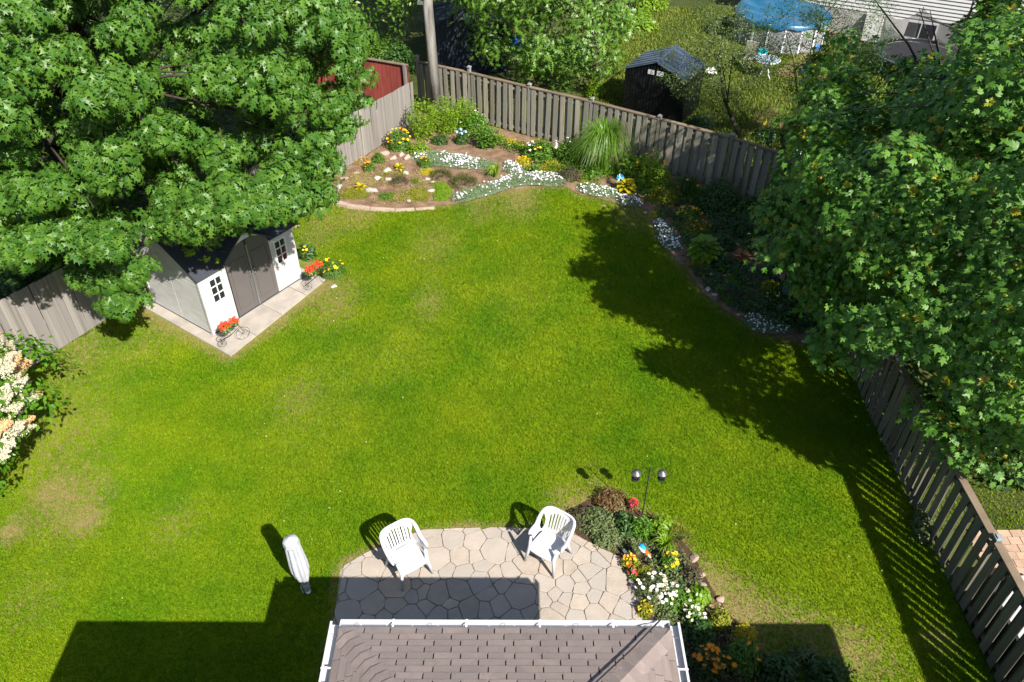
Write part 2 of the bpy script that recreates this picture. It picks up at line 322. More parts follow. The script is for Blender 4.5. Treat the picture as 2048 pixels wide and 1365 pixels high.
def rosette(tm, n, L, el=(-.1, .5), off=.1, jit=.25, seed=0, layers=1, m=0):
    r = random.Random(seed); parts = []
    for k in range(n):
        a = 2 * math.pi * k / n + r.uniform(-jit, jit); e = r.uniform(*el); R = rotm(a, e, r.uniform(-.35, .35)); s = L * r.uniform(.75, 1.12)
        p = R @ np.array([off * L, 0, 0]) + np.array([0, 0, r.uniform(-.1, .1) * L])
        parts.append((tm[0] * s @ R.T + p, tm[1], np.full(len(tm[1]), m)))
    return joinm(parts)
def spray(tm, n, L, span, seed=0, m=0, flat=.35, el=(-.5, .4)):
    r = random.Random(seed); parts = []
    for k in range(n):
        a = r.uniform(0, 2 * math.pi); rad = span * math.sqrt(r.random()); p = np.array([rad * math.cos(a), rad * math.sin(a), r.uniform(-flat, flat) * span - .35 * rad * rad / max(span, .01)])
        R = rotm(a + r.uniform(-.8, .8), r.uniform(*el), r.uniform(-.5, .5)); s = L * r.uniform(.7, 1.15)
        parts.append((tm[0] * s @ R.T + p, tm[1], np.full(len(tm[1]), m)))
    return joinm(parts)
OAKW = [joinm([rosette(leaf_oak(1., .5), 8, .27, (-1.05, -.25), .20, seed=i), rosette(leaf_oak(1., .35), 4, .20, (-.8, .0), .12, seed=40 + i)]) for i in range(5)]
MAPW = [joinm([spray(leaf_maple(), 13, .135, .29, seed=i)]) for i in range(8)]
MAPN = [joinm([spray(leaf_maple(), 12, .135, .29, seed=60 + i), rosette(leaf_maple(), 5, .085, (.1, .9), .2, seed=i, m=1)]) for i in range(3)]
OAKS = [spray(leaf_oak(1., .3), 7, .21, .30, seed=10 + i) for i in range(3)]
SMALL = [spray(leaf_simple(), 14, .10, .28, seed=20 + i, flat=.6) for i in range(3)]
MIDS = [spray(leaf_simple(w=.5), 12, .17, .32, seed=30 + i, flat=.6) for i in range(3)]
# ---------------------------------------------------------------- trees
def grow_crown(root, C, R, tmpls, mats, rb=.9, spacing=1.35, nw=14, poly=None, zmin=1.2, seed=1, nparts=300, sc=(.85, 1.2), extra=None, backthin=.5, thin=0., inner=.35, keep=None, flat=.62):
    r = np.random.RandomState(seed); C = np.array(C, float); R = np.array(R, float)
    area = 4 * math.pi * (((R[0] * R[1]) ** 1.6 + (R[0] * R[2]) ** 1.6 + (R[1] * R[2]) ** 1.6) / 3) ** (1 / 1.6)
    nb = int(area / spacing ** 2); i = np.arange(nb) + .5
    ph = np.arccos(1 - 2 * i / nb); th = math.pi * (1 + 5 ** .5) * i
    D = np.stack([np.cos(th) * np.sin(ph), np.sin(th) * np.sin(ph), np.cos(ph)], 1) + r.normal(0, .07, (nb, 3))
    D /= np.linalg.norm(D, axis=1, keepdims=True)
    rad = r.uniform(.80, 1.02, nb); B = C + D * R * rad[:, None]
    ni = int(nb * inner); Bi = C + D[r.permutation(nb)[:ni]] * R * r.uniform(.35, .75, (ni, 1))
    Nn = D / R; Nn /= np.linalg.norm(Nn, axis=1, keepdims=True)
    Ni = (Bi - C) / R ** 2; Ni /= np.linalg.norm(Ni, axis=1, keepdims=True)
    B = np.concatenate([B, Bi]); Nn = np.concatenate([Nn, Ni])
    if extra is not None:
        E = np.array(extra, float); B = np.concatenate([B, E]); q = E - C; q[:, 2] = abs(q[:, 2]) * .3 + .5; Nn = np.concatenate([Nn, q / np.linalg.norm(q, axis=1, keepdims=True)])
    ne = 0 if extra is None else len(extra)
    tocam = CP - B; tocam /= np.linalg.norm(tocam, axis=1, keepdims=True); fc = (tocam * Nn).sum(1)
    ok = (B[:, 2] > zmin) & ((fc > -.15) | (r.random_sample(len(B)) > backthin)) & (r.random_sample(len(B)) > thin)
    if ne: ok[-ne:] = True
    B = B[ok]; Nn = Nn[ok]; fc = fc[ok]; isx = np.zeros(len(ok), bool); isx[len(ok) - ne:] = ne > 0; isx = isx[ok]
    n = len(B); W = r.normal(size=(n, nw, 3)); W /= np.linalg.norm(W, axis=2, keepdims=True)
    W = W + Nn[:, None, :] * .55 + np.array([0, 0, .35]); W /= np.linalg.norm(W, axis=2, keepdims=True)
    rbs = rb * r.uniform(.7, 1.25, (n, 1, 1)); rbs[isx] = rb * .66
    P = B[:, None, :] + W * rbs * np.array([1, 1, flat]) * r.uniform(.55, 1.05, (n, nw, 1))
    NW = W * .55 + Nn[:, None, :] * .35 + np.array([0, 0, .45]) + r.normal(0, .18, W.shape)
    P = P.reshape(-1, 3); NW = NW.reshape(-1, 3); xx = np.repeat(isx, nw)
    ok = P[:, 2] > zmin * .8
    if poly is not None:
        d = P - CP; z = d @ Fv; u = W0 / 2 + F_PX * (d @ Rv) / z; v = H0 / 2 - F_PX * (d @ Uv) / z
        ok &= inpoly(u + r.normal(0, 10, len(u)), v + r.normal(0, 10, len(u)), poly) | xx
    if keep is not None: ok &= keep(P)
    P = P[ok]; NW = NW[ok]
    d = P - CP; z = d @ Fv; u = W0 / 2 + F_PX * (d @ Rv) / z; v = H0 / 2 - F_PX * (d @ Uv) / z
    vis = (u > -20) & (u < 2068) & (v > -20) & (v < 1385)
    key = np.linalg.norm(d, axis=1) + 100 * ~vis + 2.5 * (np.linalg.norm((P - C) / R, axis=1) < .85)
    order = np.argsort(key); sz = r.uniform(sc[0], sc[1], len(P)); tid = r.randint(0, len(tmpls), len(P)); FR = frames(NW)
    big = order[:nparts]; big = big[vis[big]]; rest = np.setdiff1d(np.arange(len(P)), big)
    mes = []
    for k, t in enumerate(tmpls):
        me = tri_mesh('leaves', t[0], t[1], mi=t[2])
        for m_ in mats: me.materials.append(m_)
        mes.append(me)
    loc = np.array(root.location)
    for q in big:
        o = bpy.data.objects.new('leaves', mes[tid[q]]); mm = Matrix(FR[q].tolist()).to_4x4(); mm = Matrix.Translation(Vector(P[q] - loc)) @ mm @ Matrix.Scale(float(sz[q]), 4)
        link(o, root); o.matrix_local = mm
    parts = []
    for k, t in enumerate(tmpls):
        s_ = rest[tid[rest] == k]
        if len(s_): parts.append(scatter(t, P[s_] - loc, FR[s_], sz[s_]))
    V, Fc, mi = joinm(parts); me = tri_mesh('crown', V, Fc, mi=mi)
    for m_ in mats: me.materials.append(m_)
    o = obj('crown', me, None, root); o['kind'] = 'stuff'
    return B
def grow_wood(root, base, top, r0, B, nl=8, seed=3, nm='limb', lean=None, bark=None):
    r = random.Random(seed); loc = Vector(root.location); b = Vector(base) - loc; t = Vector(top) - loc; bark = bark or M['bark']
    mid = (b + t) / 2 + Vector((r.uniform(-.15, .15), r.uniform(-.15, .15), 0)); mb = MB(); mb.tube([b - Vector((0, 0, .1)), b + Vector((0, 0, .25)), mid, t], [r0 * 1.35, r0, r0 * .8, r0 * .45], 10); mb.obj('trunk', bark, root, smooth=True)
    Bs = [Vector(x) - loc for x in B]; r.shuffle(Bs); mains = Bs[:nl]; subs = [MB() for _ in mains]
    for k, e in enumerate(mains):
        e = e.lerp(t, .22); f = r.uniform(.45, .95); s = b.lerp(t, f); m1 = s.lerp(e, .5) + Vector((0, 0, r.uniform(.2, .7))); subs[k].tube([s, m1, e], [r0 * .42, r0 * .25, r0 * .08], 6)
    for e in Bs[nl:nl + 70]:
        e = e.lerp(t, .15)
        k = min(range(len(mains)), key=lambda j: (mains[j] - e).length); s = b.lerp(t, .9).lerp(mains[k], .55) + Vector((0, 0, .3)); subs[k].tube([s, s.lerp(e, .5) + Vector((0, 0, .15)), e], [r0 * .13, r0 * .09, r0 * .03], 4)
    for mb in subs: mb.obj(nm, bark, root, smooth=True)
def tree(name, label, cat, base, top, r0, C, R, tm, mats, group=None, wood=True, nl=8, **k):
    root = empty(name, base, 0, label, cat, group); B = grow_crown(root, C, R, tm, mats, **k)
    if wood: grow_wood(root, base, top, r0, B, nl=nl, seed=k.get('seed', 1))
    return root
# ================================================================ SETTING
def sheet(name, poly, z, m, kind='structure'):
    mb = MB(); mb.add([(x, y, z) for x, y in poly], [tuple(range(len(poly)))]); o = mb.obj(name, m); o['kind'] = kind; return o
sheet('ground', [(-150, -120), (150, -120), (150, 220), (-150, 220)], -.012, M['dirt'])
# property corners
LF = [(-14.2, 8.8), (-10.7, 14.75), (-3.5, 27.0)]
BF = [(-3.42, 28.35), (-1.52, 27.35), (.56, 26.1), (2.58, 24.95), (4.6, 23.65), (6.6, 22.35), (8.5, 20.75)]
RF = [(8.5, 20.75), (8.3, 18.86), (8.08, 16.66), (7.96, 14.46), (7.88, 12.26), (7.87, 10.06), (7.87, 7.87), (7.87, 5.68), (7.87, 3.5), (7.87, 1.3)]
LAWN = [(-14.2, 8.8), (-10.7, 14.75), (-3.5, 27.0), (-3.4, 28.2)] + BF[1:] + RF[1:] + [(7.87, 1.3), (-15.5, 1.3), (-15.5, 7)]
bed_px = [(655, 396), (700, 412), (780, 419), (850, 416), (905, 409), (960, 398), (1010, 383), (1060, 375), (1130, 374), (1160, 390), (1235, 405), (1290, 418), (1308, 455), (1335, 502), (1375, 545), (1405, 585), (1440, 615), (1480, 640), (1520, 668), (1600, 686), (1690, 700)]
BED = GP(bed_px) + [(7.95, 15.), (8.2, 18.8), (8.45, 20.6)] + [(x, y - .08) for x, y in BF[::-1]] + [(-3.5, 26.9), (-6.0, 22.7)]
sbed_px = [(1128, 1035), (1160, 1005), (1225, 985), (1290, 1030), (1345, 1060), (1385, 1105), (1408, 1150), (1440, 1205), (1485, 1260), (1540, 1320), (1600, 1365), (1600, 1500), (1270, 1500), (1283, 1235), (1282, 1190), (1246, 1122), (1205, 1092), (1160, 1080)]
SBED = smooth_poly(GP(sbed_px), 1)
PATIO = GP([(668, 1250), (680, 1140), (735, 1108), (845, 1063), (985, 1058), (1128, 1064), (1168, 1083), (1246, 1122), (1282, 1190), (1283, 1250)]) ; PATIO = [(PATIO[0][0], 5.6)] + PATIO + [(PATIO[-1][0], 5.6)]
PAD = GP([(462, 715), (655, 566), (636, 540)]) + [(-7.0, 19.6), (-9.9, 17.9), (-9.55, 16.15)]
HOLES = [BED, SBED, PATIO, PAD]
# ---- lawn sheet carries where the grass is worn
dryspots = [((150, 1010), 70, .6), ((175, 1045), 28, .8), ((20, 1065), 30, 1.), ((100, 985), 35, .7), ((350, 1050), 60, .25), ((120, 870), 130, .30), ((160, 700), 70, .45), ((300, 680), 60, .25), ((640, 460), 45, .45), ((670, 600), 55, .55), ((560, 650), 26, .3), ((720, 425), 40, .6), ((860, 605), 40, .35), ((1500, 1225), 65, .9), ((1600, 1250), 50, .55), ((1690, 1300), 60, .6),
            ((1440, 1160), 38, .6), ((1350, 1070), 26, .4), ((1130, 1010), 45, .5), ((1190, 960), 40, .25), ((700, 1130), 22, .7), ((760, 1095), 20, .7), ((930, 1058), 22, .5), ((1040, 395), 45, .7), ((960, 420), 35, .4), ((1260, 430), 40, .55), ((870, 490), 60, .3), ((1750, 1320), 90, .3), ((60, 1200), 80, .22), ((640, 800), 120, .12), ((590, 800), 50, .2), ((1020, 600), 100, .1), ((800, 700), 90, .1), ((1880, 1280), 40, .5)]
def dryness(x, y):
    d = np.zeros(len(x))
    for (px, py), r, a in dryspots:
        c = G(px, py); s = mpp(px, py); e = (G(px, py + r)[1] - G(px, py - r)[1]) / 2
        q = ((x - c[0]) / (r * s)) ** 2 + ((y - c[1]) / abs(e)) ** 2; d += a * np.exp(-q * 1.3)
    for poly, w, a in ((PAD, .22, .75), (BED, .22, .45), (PATIO, .13, .6), (SBED, .18, .5)):
        dm = np.full(len(x), 9.)
        for i in range(len(poly)):
            A = np.array(poly[i]); B = np.array(poly[(i + 1) % len(poly)]); AB = B - A; t = np.clip(((x - A[0]) * AB[0] + (y - A[1]) * AB[1]) / (AB @ AB + 1e-9), 0, 1)
            dm = np.minimum(dm, np.hypot(x - A[0] - t * AB[0], y - A[1] - t * AB[1]))
        d += a * np.exp(-(dm / w) ** 2)
    return np.clip(d, 0, 1.2)
def lawn_sheet():
    xs = np.arange(-15.6, 9.0, .2); ys = np.arange(1.2, 28.6, .2); X, Y = np.meshgrid(xs, ys); V = np.stack([X.ravel(), Y.ravel(), np.zeros(X.size)], 1)
    nx = len(xs); I = (np.arange(len(ys) - 1)[:, None] * nx + np.arange(nx - 1)).ravel(); Q = np.stack([I, I + 1, I + nx + 1, I + nx], 1)
    c = V[Q].mean(1); ok = inpoly(c[:, 0], c[:, 1], LAWN); me = tri_mesh('lawn', V, Q[ok], attr=dryness(V[:, 0], V[:, 1])); o = obj('lawn', me, M['turf']); o['kind'] = 'structure'
lawn_sheet()
def blades(name, poly, holes, dens, h=(.035, .065), w=.010, label=None, lo=None, hi=None, mats=None, dry=True, lean=.5):
    P = np.array(poly); lo = P.min(0) if lo is None else np.array(lo); hi = P.max(0) if hi is None else np.array(hi); n = int((hi - lo).prod() * dens)
    X = rs.uniform(lo[0], hi[0], n); Y = rs.uniform(lo[1], hi[1], n); ok = inpoly(X, Y, poly)
    for hp in holes: ok &= ~inpoly(X, Y, hp)
    X = X[ok]; Y = Y[ok]; n = len(X); dr = dryness(X, Y) if dry else np.zeros(n); k = rs.random_sample(n) > dr * .55; X = X[k]; Y = Y[k]; dr = dr[k]; n = len(X)
    a = rs.uniform(0, 2 * math.pi, n); L = rs.uniform(h[0], h[1], n) * (1 - .4 * np.clip(dr, 0, 1)); ln = rs.uniform(.1, 1., n) * lean * 2; b = a + rs.uniform(-1, 1, n) + math.pi / 2
    V = np.zeros((n, 3, 3)); ww = w * rs.uniform(.6, 1.3, n)
    V[:, 0] = np.stack([X - np.cos(a) * ww, Y - np.sin(a) * ww, np.full(n, .002)], 1); V[:, 1] = np.stack([X + np.cos(a) * ww, Y + np.sin(a) * ww, np.full(n, .002)], 1)
    V[:, 2] = np.stack([X + np.cos(b) * L * ln, Y + np.sin(b) * L * ln, L * np.sqrt(np.clip(1 - (ln * .55) ** 2, .2, 1))], 1)
    me = tri_mesh(name, V.reshape(-1, 3), np.arange(n * 3).reshape(-1, 3), attr=np.repeat(dr, 3)); o = obj(name, me, mats or M['grass']); return tag(o, label, 'grass', kind='stuff')
blades('grass', LAWN, HOLES, 2600, lo=(-9.5, 5.4), hi=(8.2, 13.2), label='short mown green lawn grass filling the fenced backyard', w=.0075)
blades('grass', LAWN, HOLES, 1500, lo=(-13.5, 13.2), hi=(8.4, 28.), h=(.04, .075), w=.010, label='lawn grass in the far half of the yard before the flower beds')
blades('grass', [(-13.9, 7), (-9.5, 7), (-9.5, 13.2), (-13.9, 13.2)], [[(-14.2, 8.8), (-10.7, 14.75), (-14.2, 14.75)]], 1500, w=.008, label='worn lawn grass beside the blossoming tree at the left')
# ---- beds, pad, patio
sheet('flower_bed_soil', BED, .006, M['soil']); sheet('patio_bed_soil', SBED, .006, M['soildark'])
sheet('patio_joint_base', PATIO, .008, M['mortar'])
def clip(poly, n, c):
    out = []
    for i in range(len(poly)):
        a, b = poly[i], poly[(i + 1) % len(poly)]; da = a[0] * n[0] + a[1] * n[1] - c; db = b[0] * n[0] + b[1] * n[1] - c
        if da <= 0: out.append(a)
        if (da < 0) != (db < 0): t = da / (da - db); out.append((a[0] + (b[0] - a[0]) * t, a[1] + (b[1] - a[1]) * t))
    return out
patio = empty('patio', (0, 7.5, .008), 0); patio['kind'] = 'structure'
def flagstones():
    r = random.Random(12); seeds = []
    minx, maxx = min(p[0] for p in PATIO) - .4, max(p[0] for p in PATIO) + .4
    miny, maxy = 5.4, max(p[1] for p in PATIO) + .3
    for _ in range(9000):
        q = (r.uniform(minx, maxx), r.uniform(miny, maxy), r.choice((.20, .26, .33, .40)))
        if all(math.hypot(q[0] - s[0], q[1] - s[1]) > (q[2] + s[2]) * .5 for s in seeds): seeds.append(q)
    for i, s in enumerate(seeds):
        poly = [(s[0] - 1, s[1] - 1), (s[0] + 1, s[1] - 1), (s[0] + 1, s[1] + 1), (s[0] - 1, s[1] + 1)]
        for j, t in enumerate(seeds):
            if i == j: continue
            dx, dy = t[0] - s[0], t[1] - s[1]; L = math.hypot(dx, dy)
            if L > 1.8: continue
            w = L / 2 + (s[2] ** 2 - t[2] ** 2) / (2 * L) * .45
            n = (dx / L, dy / L); poly = clip(poly, n, s[0] * n[0] + s[1] * n[1] + w - .008)
            if len(poly) < 3: break
        if len(poly) < 3: continue
        n = len(PATIO)                               # cut to the (convex) patio outline
        ctr = np.mean(PATIO, 0)
        for k in range(n):
            A = np.array(PATIO[k]); B = np.array(PATIO[(k + 1) % n]); e = B - A; nn = np.array([e[1], -e[0]]) / (np.linalg.norm(e) + 1e-9)
            if nn @ (ctr - A) > 0: nn = -nn
            poly = clip(poly, nn, nn @ A + .02)
            if len(poly) < 3: break
        if len(poly) < 3: continue
        ar = abs(sum(poly[k][0] * poly[(k + 1) % len(poly)][1] - poly[(k + 1) % len(poly)][0] * poly[k][1] for k in range(len(poly)))) / 2
        if ar < .006: continue
        cx = sum(p[0] for p in poly) / len(poly); cy = sum(p[1] for p in poly) / len(poly); Q = []
        for k in range(len(poly)):
            a, b = poly[k], poly[(k + 1) % len(poly)]; L = math.hypot(b[0] - a[0], b[1] - a[1])
            if L < .02: continue
            Q.append((a[0] * .94 + b[0] * .06 - cx, a[1] * .94 + b[1] * .06 - cy))
            for f in ((.35, .68) if L > .16 else ()):
                o = r.uniform(-.010, .004); Q.append((a[0] + (b[0] - a[0]) * f - cx + o * (b[1] - a[1]) / L * -1, a[1] + (b[1] - a[1]) * f - cy + o * (b[0] - a[0]) / L))
            Q.append((a[0] * .06 + b[0] * .94 - cx, a[1] * .06 + b[1] * .94 - cy))
        if len(Q) < 3: continue
        mb = MB(); z = r.uniform(.018, .026); mb.prism(Q, 0, z - .004); 
        mb.prism([(x * .995, y * .995) for x, y in Q], z - .0035, z, .015)
        mb.obj('flagstone', M['flag'], patio, loc=(cx, cy - 7.5, 0))
flagstones()
# shed pad of square slabs
SA = np.array(G(428, 672)[:2]); SB = np.array(G(601, 560)[:2]); su = (SB - SA); SW = float(np.linalg.norm(su)); su /= SW; sv = np.array([-su[1], su[0]]); SD = 2.3
pad = empty('shed_pad', (float(SA[0]), float(SA[1]), 0), math.atan2(su[1], su[0])); pad['kind'] = 'structure'
def tolocal(p): d = np.array(p) - SA; return (float(d @ su), float(d @ sv))
padl = [tolocal(p) for p in PAD]
for i in range(-1, 5):
    for j in range(-1, 4):
        q = [(i * .93 - .35, j * .95 - 1.0), (i * .93 + .57, j * .95 - 1.0), (i * .93 + .57, j * .95 - .06), (i * .93 - .35, j * .95 - .06)]
        x0, x1, y0, y1 = -.29, SW + .36, -.96, SD + .2
        for n_, c_ in (((1, 0), x1), ((-1, 0), -x0), ((0, 1), y1), ((0, -1), -y0), ((.108, -.994), .92)): q = clip(q, n_, c_) if len(q) > 2 else q
        if len(q) > 2:
            a_ = abs(sum(q[k][0] * q[(k + 1) % len(q)][1] - q[(k + 1) % len(q)][0] * q[k][1] for k in range(len(q)))) / 2
            if a_ > .02: MB().prism(q, -.02, .045 + rnd.uniform(-.003, .003), .006).obj('slab', M['conc'], pad)
# concrete curb in front of the rock garden
cp = GP([(655, 398), (672, 408), (700, 415), (740, 420), (790, 423), (830, 421), (870, 418)])
curb = empty('garden_curb', (cp[3][0], cp[3][1], 0), 0, 'curved pinkish concrete curb along the front of the rock garden', 'curb')
for k in range(len(cp) - 1):
    a, b = np.array(cp[k]), np.array(cp[k + 1]); d = (b - a); L = np.linalg.norm(d); d /= L; n_ = np.array([-d[1], d[0]]) * (.10 - .012 * k)
    q = [tuple(v - np.array(cp[3])) for v in (a - n_ + d * .006, b - n_ - d * .006, b + n_ - d * .006, a + n_ + d * .006)]
    MB().prism(q, 0, .09 - .006 * k, .05).obj('curb_block', M['curb'], curb)
# ================================================================ FENCES
def along(pts):
    out = []
    for a, b in zip(pts[:-1], pts[1:]): out.append((np.array(a, float), np.array(b, float)))
    return out
def board_mesh(w, h, t, seed):
    r = random.Random(seed); mb = MB(); mb.add([(-w / 2, -t / 2, 0), (w / 2, -t / 2, 0), (w / 2, t / 2, 0), (-w / 2, t / 2, 0),
        (-w / 2, -t / 2, h - .0), (w / 2, -t / 2, h - .0), (w / 2, t / 2, h), (-w / 2, t / 2, h)], [(3, 2, 1, 0), (4, 5, 6, 7), (0, 1, 5, 4), (1, 2, 6, 5), (2, 3, 7, 6), (3, 0, 4, 7)])
    return mb.mesh('board')
bm_l = [board_mesh(.138, 1.0, .018, k) for k in range(2)]
def left_fence():
    a0 = np.array(LF[0]); root = empty('left_fence', (LF[1][0], LF[1][1], 0), 0, 'close boarded grey weathered wood fence running behind the white shed', 'fence'); o0 = np.array(LF[1]); s = 0
    for a, b in along(LF):
        L = np.linalg.norm(b - a); d = (b - a) / L; n = int(L / .146); nrm = np.array([d[1], -d[0]]); ang = math.atan2(d[1], d[0])
        for k in range(n):
            p = a + d * (k + .5) * L / n + nrm * rnd.uniform(0, .006) - o0; y = (p + o0)[1]; h = 1.9 - max(0, y - 14) / 13 * .36
            o = obj('board', bm_l[k % 2], M['oldwood'], root, loc=(p[0], p[1], .02), rot=(rnd.uniform(-.008, .008), rnd.uniform(-.012, .012), ang + rnd.uniform(-.03, .03))); o.scale = (L / n / .1402, 1, h + rnd.uniform(-.012, .012))
        for zf in (.25, .85, 1.45):
            mb = MB(); c = (a + b) / 2 - nrm * .035 - o0
            mb.add(*box_pts(a - nrm * .035 - o0, b - nrm * .035 - o0, .04, .09, zf, zf if b[1] < 20 else zf * .88)); mb.obj('rail', M['oldwood'], root)
        for k in range(int(L / 2.4) + 1):
            p = a + d * min(k * 2.4 + .05, L - .05) - nrm * .10 - o0; MB().box((p[0], p[1], .75), (.09, .09, 1.5), rz=ang).obj('post', M['oldwood'], root)
def box_pts(a, b, t, h, z0, z1):
    d = (b - a) / np.linalg.norm(b - a); n = np.array([-d[1], d[0]]) * t / 2
    q = [(*(a - n), z0 - h / 2), (*(b - n), z1 - h / 2), (*(b + n), z1 - h / 2), (*(a + n), z0 - h / 2), (*(a - n), z0 + h / 2), (*(b - n), z1 + h / 2), (*(b + n), z1 + h / 2), (*(a + n), z0 + h / 2)]
    return q, [(3, 2, 1, 0), (4, 5, 6, 7), (0, 1, 5, 4), (1, 2, 6, 5), (2, 3, 7, 6), (3, 0, 4, 7)]
left_fence()
bm_s = {k: board_mesh(.142, 1.0, .018, 5) for k in ('shadowwood', 'shaded_boards')}
def shadowbox(name, pts, h, label, inward=1, front=.27, first=True, wood='shadowwood', bw=.58):
    o0 = np.array(pts[0], float); root = empty(name, (o0[0], o0[1], 0), 0, label, 'fence')
    segs = along(pts)
    for si, (a, b) in enumerate(segs):
        L = np.linalg.norm(b - a); d = (b - a) / L; nrm = np.array([d[1], -d[0]]) * inward; ang = math.atan2(d[1], d[0]); n = max(2, round((L - .1) / front)); st = (L - .1) / n
        for k in range(n):
            for side in (0, 1):
                if side and k == n - 1: continue
                s = .05 + (k + .5 + .5 * side) * st; off = .05 if not side else -.06
                if side: s += rnd.uniform(-.012, .012)
                p = a + d * s + nrm * off - o0; hh = h - .06 + rnd.uniform(-.012, .006)
                o = obj('board', bm_s[wood], M[wood], root, loc=(p[0], p[1], .05), rot=(rnd.uniform(-.006, .006), rnd.uniform(-.018, .018), ang + rnd.uniform(-.03, .03))); o.scale = (st * bw / .142 if not side else st * (bw + .02) / .142, 1, hh - .05)
        for z in (.18, h - .20):
            mb = MB(); mb.add(*box_pts(a + d * .05 - o0, b - d * .05 - o0, .045, .085, z, z)); mb.obj('rail', M[wood], root)
        mb = MB(); mb.add(*box_pts(a + d * .05 - o0, b - d * .05 - o0, .135, .034, h - .025, h - .025)); mb.obj('cap_rail', M['cedar'], root)
    for i, p in enumerate(pts):
        p = np.array(p, float) - o0; j = min(i, len(segs) - 1); d = segs[j][1] - segs[j][0]; ang = math.atan2(d[1], d[0])
        ph = h + (.16 if name == 'back_fence' and i < 2 else .06)
        MB().box((p[0], p[1], ph / 2), (.095, .095, ph), rz=ang).obj('post', M[wood], root)
        mb = MB(); mb.box((p[0], p[1], ph + .012), (.13, .13, .024), rz=ang); mb.box((p[0], p[1], ph + .036), (.08, .08, .024), rz=ang); mb.obj('post_cap', M['capw'], root)
    return root
shadowbox('back_fence', BF, 1.78, 'tall slatted wood fence with capped posts behind the back flower bed', 1)
shadowbox('side_fence', RF[1:], 1.72, 'mossy slatted wood fence under the maple at the right edge of the lawn', 1, wood='shaded_boards', bw=.64)
# ================================================================ UTILITY POLE
pp = Vector(G(875, 236)); tp = Vector((-2.25, 27.4, 12))
up = empty('utility_pole', pp, 0, 'tall weathered wooden utility pole rising in front of the back fence', 'utility pole')
MB().tube([(0, 0, -.1), (tp - pp) * .33 + Vector((-.25, 0, 0)), (tp - pp)], [.20, .165, .12], 16).obj('pole', M['pole'], up, smooth=True)
br = Vector(G(848, 2, 4.2)); 
for zz in (4.05, 4.5): MB().box((-.30, -.05, zz), (.26, .10, .10)).obj('bracket', M['metal'], up)
MB().box((.1, .1, 10.2), (2.2, .1, .12)).obj('crossarm', M['pole'], up)
